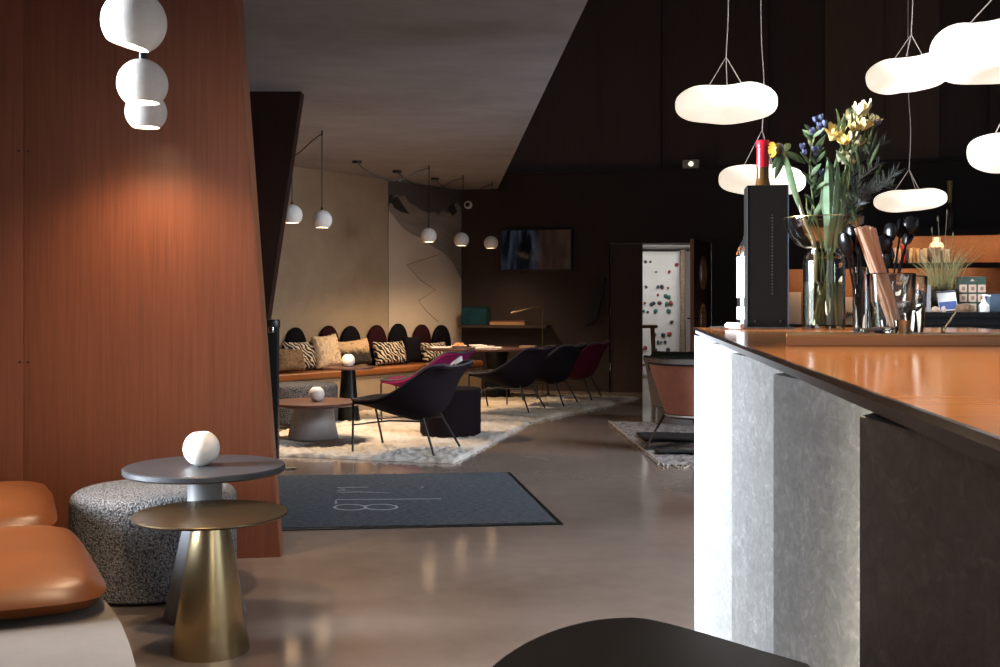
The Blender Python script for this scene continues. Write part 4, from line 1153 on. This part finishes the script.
# ------------------------------------------------------------------ pendant globes
GR = .095
def globe_pendant(c, ztop, label, tilt=(0, 0), cord=None, group='white globe pendants', power=30, name='globe_pendant', GR=.095):
    t = thing(name, label, 'pendant lamp', c, 0, group)
    R = Matrix.Rotation(tilt[0], 3, 'X') @ Matrix.Rotation(tilt[1], 3, 'Y')
    pr = []; a0 = -.87
    for k in range(29):
        a_ = a0+(PI/2-a0)*k/28; pr.append((max(GR*math.cos(a_), 0), GR*math.sin(a_)))
    pin = [(max((GR-.006)*math.cos(a0+(PI/2-a0)*k/20), 0), (GR-.006)*math.sin(a0+(PI/2-a0)*k/20)) for k in range(20, -1, -1)]
    pr[-1] = (0, GR); pin[0] = (0, GR-.006)
    mb = MB(); mb.lathe(pr+pin+[pr[0]], (0, 0, 0), 56, False, R); mb.build('shade', PLAST, t, 40)
    tp = R @ Vector((0, 0, GR))
    MB().lathe([(0, GR-.003), (.012, GR-.003), (.012, GR+.022), (.006, GR+.028), (0, GR+.028)], (0, 0, 0), 16, R=R).build('cord_grip', BLACK, t)
    MB().lathe([(0, -.040), (.025, -.034), (.036, -.015), (.032, .008), (.014, .03), (0, .032)], (0, 0, -.012), 24, R=R).build('bulb', BULB, t)
    e = (R @ Vector((0, 0, GR+.026)))
    if cord is None: path = [e, Vector((e.x*.3, e.y*.3, GR+.12)), Vector((0, 0, ztop-c[2]))]
    else: path = [e]+[Vector(p)-Vector(c) for p in cord]
    MB().tube(path, .0035 if cord is None else .0055, 6).build('cord', BLACK, t)
    if cord is None:
        MB().lathe([(0, 0), (.045, 0), (.045, -.02), (.006, -.028), (0, -.028)], (0, 0, ztop-c[2]-.001), 24).build('ceiling_rose', BLACK, t)
    L = bpy.data.lights.new('pendant_light', 'SPOT'); L.energy = power; L.color = (1, .72, .45); L.spot_size = 2.5; L.spot_blend = .9; L.shadow_soft_size = .05
    lo = bpy.data.objects.new('pendant_light', L); COL.objects.link(lo); lo.location = Vector(c)+R @ Vector((0, 0, -GR*.80))
    lo.rotation_euler = R.to_euler()
    return t
globe_pendant(tuple(P(134, 22, 3.07)), ZC, 'largest and nearest white globe pendant before the wood partition', (.0, .26), power=30, GR=.089)
globe_pendant(tuple(P(142.5, 84, 3.94)), ZC, 'middle white globe pendant of the three before the wood partition', (.0, .0), power=36, GR=.089)
globe_pendant(tuple(P(146, 112, 4.80)), ZC, 'farthest white globe pendant of the three before the wood partition', (.0, .0), power=42, GR=.089)
def far_pendant(px, py, Y, hook, rose, label, sag, power=160):
    c = P(px, py, Y); hk = P(hook[0], hook[1], Y); hk.z = ZC-.01
    rz_ = Vector(((rose[0]-500)*rose[2]/F, rose[2], ZC-.012))
    mid = (hk+rz_)/2; mid.z -= sag
    q1 = hk.lerp(rz_, .15); q1.z = ZC-.01-sag*.35
    q2 = hk.lerp(rz_, .85); q2.z = ZC-.02-sag*.45
    path = [Vector((hk.x, Y, c.z+.3)), Vector((hk.x, Y, ZC-.06))]+curve([Vector((hk.x, Y, ZC-.03)), q1, mid, q2, rz_], 6)
    t = globe_pendant(tuple(c), ZC, label, (0, 0), path, 'white globe pendants over the lounge', power)
    MB().lathe([(0, 0), (.055, 0), (.055, -.025), (0, -.03)], rz_-c+Vector((0, 0, .011)), 20).build('ceiling_rose', BLACK, t)
    MB().tube([(hk.x-c.x, 0, ZC-c.z-.001), (hk.x-c.x, 0, ZC-c.z-.05)], .009, 8).build('ceiling_hook', BLACK, t)
far_pendant(292, 215, 10.0, (292, 134), (230, 140, 10.2), 'white globe pendant beside the edge of the dark fin wall', .22)
far_pendant(322, 220, 10.4, (322, 137), (262, 150, 10.6), 'white globe pendant hanging over the left end of the back bench', .22)
far_pendant(428.5, 236, 13.0, (429, 166), (357, 166, 12.6), 'white globe pendant in front of the mountain mural', .20)
far_pendant(461.5, 240, 14.0, (463, 174), (397, 175, 13.5), 'white globe pendant at the corner beside the mural', .20, 80)
far_pendant(491, 243, 14.75, (492, 181), (435, 183, 14.3), 'white globe pendant next to the television', .20, 30)

# ------------------------------------------------------------------ paper cloud lamps
def cloud(px, py, Y, wpx, hpx, label, seed, tilt=0, asp=.75, knot=(0, -45), power=1, tw=0):
    c = P(px, py, Y); a_ = wpx*Y/F/2; hz_ = hpx*Y/F/2
    t = thing('paper_cloud_lamp', label, 'pendant lamp', c, 0, 'paper cloud pendants above the bar')
    mb = MB(); n1, n2 = 26, 64; vs = []; R = Matrix.Rotation(tilt, 3, 'Y')
    def sp_(i, j):
        th = -PI/2+PI*i/n1; ph = 2*PI*j/n2
        sgn = lambda x, e_: math.copysign(abs(x)**e_, x)
        r_ = sgn(math.cos(th), .62)
        lob = 1+.09*math.cos(3*ph+seed)+.07*math.sin(2*ph+seed*2)
        x = a_*r_*math.cos(ph)*(1+.0*lob); y = a_*asp*r_*math.sin(ph)*lob
        z = hz_*sgn(math.sin(th), .8)*(1+.16*noise.noise(Vector((x*4/a_*.35, y*4/a_*.35, seed*3.1))))
        z += hz_*.07*math.sin(2.2*x/a_+seed)
        dim = math.exp(-((x/a_+.1)**2+(y/(a_*asp)+.35)**2)*9)
        z += (-1 if math.sin(th) > 0 else 1)*hz_*.25*dim
        return R @ Vector((x, y, z))
    fs = []; rows = [[len(vs)+0]]; vs.append(sp_(0, 0))
    for i in range(1, n1):
        rows.append(list(range(len(vs), len(vs)+n2))); vs += [sp_(i, j) for j in range(n2)]
    rows.append([len(vs)]); vs.append(sp_(n1, 0))
    for A, B in zip(rows, rows[1:]):
        for j in range(n2):
            k = (j+1) % n2
            if len(A) == 1: fs.append((A[0], B[j], B[k]))
            elif len(B) == 1: fs.append((A[j], A[k], B[0]))
            else: fs.append((A[j], A[k], B[k], B[j]))
    mb._add(vs, fs); mb.build('paper_shade', PAPERL, t, 80)
    kn = Vector((knot[0]*Y/F, 0, hz_-knot[1]*Y/F))
    for k in range(3):
        an = tw+k*2*PI/3; q = R @ Vector((a_*.45*math.cos(an), a_*asp*.45*math.sin(an), hz_*.80))
        MB().tube([q, kn], .0028, 6).build('suspension_wire', mat('pale_wire', (.45, .38, .32), .5, 0, .05), t)
    tz = 5.88-c.z
    MB().tube(curve([kn, kn+Vector((.012, 0, .35)), kn+Vector((-.01, 0, 1.0)), Vector((kn.x+.01, 0, tz))], 8), .0034, 6).build('cord', MATS['pale_wire'], t)
    MB().lathe([(0, 0), (.05, 0), (.05, -.025), (0, -.03)], (kn.x+.01, 0, tz+.015), 20).build('ceiling_rose', BLACK, t)
    return t
cloud(726, 103.5, 6.5, 101, 37, 'white paper cloud lamp hanging alone left of the bar flowers', 1.0, 0, .8, (0, -28), tw=.4)
cloud(762, 180, 7.9, 86, 30, 'white paper cloud lamp behind the red foil bottle neck', 2.2, .03, .8, (0, -35), tw=.9)
cloud(909, 73.5, 7.4, 84, 34, 'tilted paper cloud lamp partly behind the largest one', 3.3, -.18, .8, (2, -22), tw=.2)
cloud(997, 48, 5.0, 128, 60, 'largest paper cloud lamp, at the upper right', 4.1, -.16, .75, (22, -48), tw=.7)
cloud(1010, 150, 5.8, 82, 38, 'paper cloud lamp low at the right, level with the flowers', 5.2, -.05, .8, (8, -40), tw=.1)
cloud(910, 200, 9.3, 71, 21, 'small distant paper cloud lamp above the lit bookshelf', 6.4, -.03, .8, (-1, -20), tw=.6)

# ------------------------------------------------------------------ lit shelving at the right
D0 = .38
def su(px): return bu(px, D0)
def szz(px, py): return bz(px, py, D0)
cs = thing('lit_bookcase', 'long dark wall shelving with warm lit niches behind the bar', 'bookcase')
uA, uB, uC = su(785), su(887), su(1000)+1.2
zt1, zm, zb0 = szz(940, 233), szz(940, 264), .95
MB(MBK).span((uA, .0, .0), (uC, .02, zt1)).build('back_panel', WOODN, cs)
MB(MBK).span((uA, .0, zt1), (uC, D0, zt1+.045)).build('top_board', WOODD, cs)
MB(MBK).span((uA, .0, zm-.02), (uC, D0, zm+.015)).build('shelf_board', WOODD, cs)
MB(MBK).span((uA, .0, .9), (uC, D0, zb0)).build('lower_board', WOODD, cs)
MB(MBK).span((uA-.03, 0, 0), (uA, D0, zt1+.045)).build('side_panel', WOODD, cs)
MB(MBK).span((uA, .02, zm+.015), (uB, D0-.01, zt1)).build('closed_front', WOODD, cs)
MB(MBK).span((uA, .02, 0), (uC, D0-.04, .9)).build('lower_front', WOODD, cs)
MB(MBK).span((uA, D0-.012, zt1-.035), (uC, D0, zt1)).build('front_lip', WOODD, cs)
MB(MBK).span((uA, D0-.012, zm-.05), (uC, D0, zm-.02)).build('front_lip', WOODD, cs)
MB(MBK).span((uB+.03, D0-.05, zt1-.012), (uC-.4, D0-.02, zt1-.002)).build('led_strip', LED, cs)
MB(MBK).span((uA+.03, D0-.05, zm-.032), (su(985), D0-.02, zm-.022)).build('led_strip', LED, cs)
# books
bcols = [(.42, .02, .03), (.40, .03, .04), (.62, .56, .50), (.60, .42, .36), (.55, .02, .03), (.05, .05, .05), (.66, .58, .46), (.40, .25, .12), (.60, .45, .28), (.50, .50, .58), (.70, .66, .58), (.62, .60, .55), (.70, .68, .64)]
bpxs = [892, 896, 900, 904.5, 908.5, 912.5, 915.5, 919.5, 923.5, 927.5, 931, 950, 954]
bnm = ['first red', 'second red', 'ivory', 'dusty pink', 'tall bright red', 'thin black', 'cream', 'brown', 'tan', 'pale blue-grey', 'off-white', 'bone white', 'white']
for i, (px, c, nm) in enumerate(zip(bpxs, bcols, bnm)):
    u = su(px); w_ = .040 if i != 5 else .025; hB_ = [.19, .20, .20, .19, .24, .18, .19, .20, .19, .17, .19, .18, .17][i]
    M_ = MBK @ Matrix.Translation((u-.05, .15, zm+.0165)) @ Matrix.Translation((0, 0, .002 if i in (4, 6) else 0)) @ Matrix.Rotation(.06 if i in (4, 6) else 0, 4, 'Y')
    b__ = MB(M_).span((-w_/2, -.08, 0), (w_/2, .08, hB_), .004).build('hardback_book', mat('book_cover_%s' % nm.replace(' ', '_').replace('-', '_'), c, .6, 0, .08))
    tag(b__, '%s book in the row on the lit shelf behind the bar' % nm, 'book', 'books on the lit shelf')
wv = MB(MBK).lathe([(0, 0), (.05, 0), (.052, .12), (.075, .16), (.09, .20), (.075, .25), (.045, .275), (.045, .32), (.05, .33), (.038, .33), (.038, .27), (0, .25)], (su(941)-.03, .17, zm+.0155), 32)
tag(wv.build('ceramic_vase', CERAM), 'white bulbous ceramic vase at the end of the book row', 'vase')
# decorative bottle on top board
dbt = thing('tall_bottle', 'slender dark bottle with a long gold stopper on the shelving top', 'bottle')
c = (su(951.5), .2, zt1+.0455)
hgt = szz(951, 179)-zt1-.05
MB(MBK).lathe([(0, 0), (.05, 0), (.06, .05), (.05, .13), (.06, .17), (.035, .24), (.022, .30), (.022, hgt*.55), (0, hgt*.55)], c, 24).build('body', mat('brown_glaze', (.10, .055, .025), .25, 0, .4, 20), dbt)
MB(MBK).lathe([(.018, hgt*.55), (.026, hgt*.6), (.028, hgt*.75), (.035, hgt), (0, hgt)], c, 20).build('stopper', mat('old_gold', (.60, .42, .16), .35, .3, .1), dbt)
# lower niche: cards and records
def nbox(name, px0, px1, py0, dep, m_, label, cat, th=.03, z=None, group=None):
    z = zb0+.0005 if z is None else z
    o = MB(MBK).span((su(px0), dep, z), (su(px1), dep+th, szz((px0+px1)/2, py0)), .003).build(name, m_)
    return tag(o, label, cat, group)
nbox('postcard_display', 788, 801, 292, .20, PAPERW, 'white card standing in the lower niche left of the vase', 'card')
pc = nbox('framed_print', 845.5, 854, 297, .20, PAPERW, 'small white framed print in the lower niche between vase and spoons', 'print')
s = MB(MBK)
for k in range(3):
    s.tube([(su(847+k*2), .2325, szz(850, 318-k*1)), (su(848+k*2), .2325, szz(850, 312)), (su(849+k*2), .2325, szz(850, 316))], .008, 5)
s.build('scribble', BLACK, pc)
# ------------------------------------------------------------------ back counter cabinet with slatted black front
Yc = 5.75
zc_ = P(950, 312, Yc).z
cb = thing('slatted_cabinet', 'black cabinet with horizontal slats behind the bar', 'cabinet')
xa, xb = P(893, 300, Yc).x, 4.2
MB().span((xa, Yc, 0), (xb, Yc+.5, zc_-.03)).build('carcass', BLACK, cb)
MB().span((xa-.02, Yc-.03, zc_-.03), (xb, Yc+.52, zc_), .004).build('top', BLACKG, cb)
for k in range(9):
    z_ = zc_-.06-k*.032; MB().span((xa, Yc-.022, z_-.009), (xb, Yc+.001, z_+.009), .003).build('slat', BLACKG, cb)
zc_ += .0006
def on(px, dy=0): return P(px, 312, Yc+dy).x
# big grey books
for i, (px, hh, m_, lb) in enumerate([(916.5, .150, mat('grey_cover', (.30, .27, .26), .6), 'tall grey book standing leftmost on the slatted cabinet'), (921.5, .140, mat('taupe_cover', (.25, .20, .18), .6), 'taupe book standing second on the slatted cabinet'), (926, .142, mat('silver_cover', (.36, .34, .34), .6), 'silver-grey book standing third on the slatted cabinet')]):
    x = on(px, .12); o = MB().span((x-.011, Yc+.08, zc_), (x+.011, Yc+.2, zc_+hh), .002).build('hardback_book', m_); tag(o, lb, 'book', 'grey books on the slatted cabinet')
# grass plant in glass bowl
pl = thing('potted_grass', 'wispy grass plant in a round glass bowl on the slatted cabinet', 'plant', (on(944, .2), Yc+.22, zc_))
MB().lathe([(0, 0), (.04, 0), (.085, .03), (.10, .075), (.085, .12), (.081, .12), (.095, .075), (.08, .033), (.038, .005), (0, .005)], n=36).build('glass_bowl', glass('bowl_glass', (.8, .8, .75)), pl)
MB().lathe([(0, .006), (.037, .006), (.074, .03), (.088, .06), (.05, .07), (0, .072)], n=30).build('soil', mat('soil', (.05, .03, .02), 1, 0, .4, 60), pl)
gs = MB()
for k in range(150):
    a_ = random.uniform(0, 2*PI); r_ = random.uniform(0, .06); L_ = random.uniform(.14, .36)
    p0 = Vector((r_*math.cos(a_), r_*math.sin(a_), .062)); lean = random.uniform(.1, .5)
    p1 = p0+Vector((math.cos(a_)*lean*L_*.5, math.sin(a_)*lean*L_*.5, L_*.6)); p2 = p0+Vector((math.cos(a_)*lean*L_*1.1, math.sin(a_)*lean*L_*1.1, L_*(.95-.3*lean)))
    gs.tube([p0, p1, p2], [.0017, .0014, .0005], 4)
gs.build('grass_blades', mat('dry_grass', (.27, .24, .10), .7, 0, .4, 40), pl)
gs = MB()
for k, (px, py) in enumerate([(938, 219), (932, 230), (947, 212), (953, 235), (958, 268), (928, 250)]):
    p2 = P(px, py, Yc+.22)-pl.location; gs.tube(curve([(0, 0, .065), Vector((p2.x*.3, 0, p2.z*.5)), p2], 6), [.0016]*12+[.0008], 5)
    gs.lathe([(0, -.02), (.004, -.01), (.005, 0), (.003, .012), (0, .018)], p2, 8)
gs.build('tall_stalk', mat('stalk_brown', (.12, .10, .06), .7, 0, .3), pl)
# tilted card
cdx = thing('picture_card', 'white and blue card propped against the grass bowl', 'card', (on(952, .06), Yc+.10, zc_+.004)); cdx.rotation_euler = (-.2, -.08, 0)
MB().box((0, 0, .055), (.100, .003, .108), .001, 1).build('sheet', PAPERW, cdx)
MB().box((0, -.0018, .030), (.092, .001, .042)).build('blue_picture', mat('blue_print', (.06, .10, .28), .5, 0, .5, 30), cdx)
MB().box((0, -.0018, .104), (.100, .001, .008)).build('dark_heading', mat('violet_print', (.05, .03, .07), .5), cdx)
# green card of seven squares
gx_ = thing('square_display_box', 'dark green display card with seven pale squares on the slatted cabinet', 'display', (on(976, .1), Yc+.16, zc_))
Wg = 28.5*Yc/F; Hg = 36*Yc/F
MB().box((0, 0, Hg/2), (Wg, .03, Hg), .003, 2).build('backing', mat('dark_green_card', (.045, .075, .055), .6, 0, .15), gx_)
for r_ in range(3):
    for cc in range(3):
        if r_ == 2 and cc != 1: continue
        M_ = (-Wg/2+Wg*(cc+.5)/3, -.0165, Hg*.66-r_*Hg*.27)
        o = MB().box(M_, (Wg*.27, .004, Hg*.22), .001, 1).build('square_window', mat('pale_square', (.62, .45, .34), .6, 0, .1), gx_)
        MB().box((M_[0], M_[1]-.0025, M_[2]), (Wg*.11, .001, Hg*.10)).build('brown_emblem', mat('emblem_brown', (.30, .17, .11), .6), o)
MB().hull([(-.012, -.0155, Hg*.87), (.012, -.0155, Hg*.87), (0, -.0155, Hg*.94)], [(-.012, -.0165, Hg*.87), (.012, -.0165, Hg*.87), (0, -.0165, Hg*.94)]).build('pale_crest', MATS['pale_square'], gx_)
# wood chunks and loaf
for px, w_, h_, nm, lb, m_ in [(939, .05, .028, 'paper_parcel', 'small kraft paper parcel in front of the grass bowl', mat('kraft', (.45, .30, .20), .8, 0, .1)), (947, .03, .03, 'pink_pebble', 'pale pink pebble ornament in front of the grass bowl', mat('pink_stone', (.60, .42, .36), .6, 0, .1)),
                              (968, .10, .045, 'driftwood', 'brown driftwood piece below the green display card', mat('driftwood_bark', (.16, .09, .045), .8, 0, .5, 60, .5, 80))]:
    mb = MB(); mb.lathe([(0, 0), (w_*.42, 0), (w_*.5, h_*.3), (w_*.38, h_*.75), (w_*.15, h_), (0, h_)], (0, 0, 0), 14, sy=.7)
    for v_ in mb.bm.verts: 
        if v_.co.z > .002: v_.co += Vector((noise.noise(v_.co*40), noise.noise(v_.co*40+Vector((5, 0, 0))), noise.noise(v_.co*40+Vector((9, 3, 0)))*.5))*w_*.12
    o = mb.build(nm, m_); o.location = (on(px, -.0), Yc+.045, zc_); tag(o, lb, nm.split('_')[-1])
pb = thing('pump_bottle', 'white hand soap pump bottle on the slatted cabinet', 'bottle', (on(988, 0), Yc+.05, zc_))
MB().lathe([(0, 0), (.026, 0), (.028, .01), (.026, .035), (.014, .048), (.012, .052), (0, .052)], n=28).build('bottle_body', CERAM, pb)
MB().lathe([(0, .052), (.011, .052), (.011, .064), (.005, .066), (.005, .085), (0, .085)], n=18).build('collar', CERAM, pb)
MB().tube([(-.005, 0, .086), (.012, 0, .087), (.034, -.006, .084)], [.006, .0055, .004], 10).build('pump_spout', CERAM, pb)
bcx = thing('blue_box', 'blue-grey carton at the right end of the slatted cabinet', 'box', (on(1001, .1), Yc+.16, zc_))
MB().box((0, 0, .045), (.115, .09, .09), .002, 1).build('carton', mat('slate_blue_card', (.08, .12, .17), .5, 0, .1), bcx)
MB().box((0, 0, .0925), (.118, .093, .004), .001, 1).build('lid', MATS['slate_blue_card'], bcx)

# ------------------------------------------------------------------ chairs by the end of the bar
sc_ = thing('armchair', 'salmon leather armchair with black frame beside the bar', 'chair', (1.62, 8.98, .022), math.radians(42))
# local: faces +x
def arcshell(mb, r0, r1, z0, z1, a0, a1, th, n=28, m_=10, topw=None):
    vs = []
    for lay in (0, 1):
        for i in range(n+1):
            for j in range(m_+1):
                a_ = a0+(a1-a0)*i/n; t = j/m_; r_ = r0+(r1-r0)*t+(-th if lay else 0)
                e_ = abs(2*i/n-1); zt_ = z1-(z1-z0)*.30*max(0, e_-.55)/.45
                vs.append((r_*math.cos(a_), r_*math.sin(a_), z0+(zt_-z0)*t))
    N = (n+1)*(m_+1); fs = []
    for o_ in (0, N):
        for i in range(n):
            for j in range(m_): k = o_+i*(m_+1)+j; fs.append((k, k+1, k+m_+2, k+m_+1))
    for i in range(n):
        for j in (0, m_): k = i*(m_+1)+j; fs.append((k, k+m_+1, N+k+m_+1, N+k))
    for j in range(m_):
        for i in (0, n): k = i*(m_+1)+j; fs.append((k, k+1, N+k+1, N+k))
    mb._add(vs, fs)
s = MB(); arcshell(s, .27, .40, .30, .70, PI-1.45, PI+1.45, .035); s.build('back_shell', SALM, sc_, 45)
s = MB(); arcshell(s, .232, .362, .31, .695, PI-1.42, PI+1.42, .018); s.build('inner_lining', GREYB, sc_, 45)
pp = [((.405-.13*(1-1))*math.cos(PI-1.45+2.9*i/40), .405*math.sin(PI-1.45+2.9*i/40), .70-(.40*.30*max(0, abs(2*i/40-1)-.55)/.45)+.004) for i in range(41)]
MB().tube([(.27*math.cos(PI-1.45), .27*math.sin(PI-1.45), .30)]+pp+[(.27*math.cos(PI+1.45), .27*math.sin(PI+1.45), .30)], .008, 8).build('black_piping', BLACK, sc_)
MB().lathe([(0, .30), (.24, .30), (.265, .33), (.26, .40), (.22, .43), (0, .435)], (.03, 0, 0), 36, sx=1.1).build('seat_cushion', GREYB, sc_)
MB().lathe([(0, .262), (.255, .262), (.265, .28), (.26, .30), (0, .30)], (.02, 0, 0), 36).build('seat_pan', BLACK, sc_)
pts = [(.27*math.cos(PI-1.1+2.2*i/20), .27*math.sin(PI-1.1+2.2*i/20), .285) for i in range(21)]
MB().tube(pts, .008, 6).build('pale_trim', CERAM, sc_)
for sy in (-1, 1):
    MB().tube([(-.17, sy*.20, .30), (-.36, sy*.26, .012), (.34, sy*.26, .012), (.17, sy*.20, .28)], .012, 8).build('sled_leg', BLACK, sc_)
tb = thing('tub_chair', 'grey boucle tub chair on a plinth, behind the salmon armchair', 'chair', (1.86, 11.1, .02), math.radians(60))
s = MB(); arcshell(s, .33, .40, .18, .66, PI-1.9, PI+1.9, .09, 36); s.build('back_shell', GREYB, tb, 45)
MB().lathe([(0, .16), (.30, .16), (.33, .20), (.32, .34), (.28, .38), (0, .385)], n=40).build('seat_cushion', GREYB, tb)
MB().lathe([(0, 0), (.27, 0), (.27, .16), (0, .16)], n=40).build('plinth', mat('grey_plinth', (.22, .20, .19), .7, 0, .15), tb)
MB().tube([(.40*math.cos(PI-1.9+3.8*i/40), .40*math.sin(PI-1.9+3.8*i/40), .664-(.48*.30*max(0, abs(2*i/40-1)-.55)/.45)) for i in range(41)], .012, 8).build('rim_piping', BLACK, tb)
gch = dup(tb, (2.15, 12.75, .0), math.radians(80), 'dark green tub chair farther back by the open door')
recolor(gch, GREYB, GREENF)

# ------------------------------------------------------------------ lights
def area(name, loc, target, sx, sy, energy, col, spread=None):
    L = bpy.data.lights.new(name, 'AREA'); L.shape = 'RECTANGLE'; L.size = sx; L.size_y = sy; L.energy = energy; L.color = col
    if spread: L.spread = spread
    o = bpy.data.objects.new(name, L); COL.objects.link(o); o.location = loc
    o.rotation_euler = (Vector(target)-Vector(loc)).to_track_quat('-Z', 'Y').to_euler(); return o
area('daylight_window', (-3.25, 3.2, 1.65), (1.2, 3.8, 1.1), 2.2, 1.9, 200, (.82, .90, 1.0), math.radians(60))
area('daylight_front', (2.2, -2.4, 2.1), (-.9, 9, .9), 4.0, 2.4, 28, (.80, .88, 1.0))
area('daylight_side', (5.0, 5.2, 4.4), (-.2, 8.2, .0), 2.6, 2.2, 105, (.84, .91, 1.0), math.radians(80))
area('daylight_low', (6.2, 6.6, 1.3), (-.6, 9.3, 2.85), 2.0, 1.0, 42, (.80, .87, 1.0), math.radians(60))
for x_, y_, z_, e_, sz in ((.52, 1.05, 2.83, 190, .85), (.9, 2.95, 5.7, 800, .20)):
    L = bpy.data.lights.new('bar_downlight', 'SPOT'); L.energy = e_; L.color = (1, .80, .58); L.spot_size = sz; L.spot_blend = .7; L.shadow_soft_size = .04
    o = bpy.data.objects.new('bar_downlight', L); COL.objects.link(o); o.location = (x_, y_, z_)
area('recess_fill', (.318, .905, .62), (.338, 1.25, .62), .02, .95, 7, (1.0, .93, .80))  # unseen light added to brighten the right end of one bar panel
area('far_room_light', (2.6, 16.9, 2.08), (2.4, 18.6, .6), 1.6, .8, 34, (1.0, .97, .93))
W = bpy.data.worlds.new('world'); S.world = W; W.use_nodes = True
bg = W.node_tree.nodes['Background']; bg.inputs[0].default_value = (.66, .78, 1.0, 1); bg.inputs[1].default_value = .085

# ------------------------------------------------------------------ camera
cam = bpy.data.cameras.new('camera'); co = bpy.data.objects.new('camera', cam); COL.objects.link(co)
co.location = (0, 0, H); co.rotation_euler = (PI/2, 0, 0)
cam.sensor_width = 36; cam.lens = F/1000*36; cam.shift_y = -(333.5-HY)/1000; cam.clip_start = .05
S.camera = co
S.view_settings.view_transform = 'Standard'; S.view_settings.look = 'None'; S.view_settings.exposure = 0; S.view_settings.gamma = 1
S.view_settings.use_curve_mapping = False
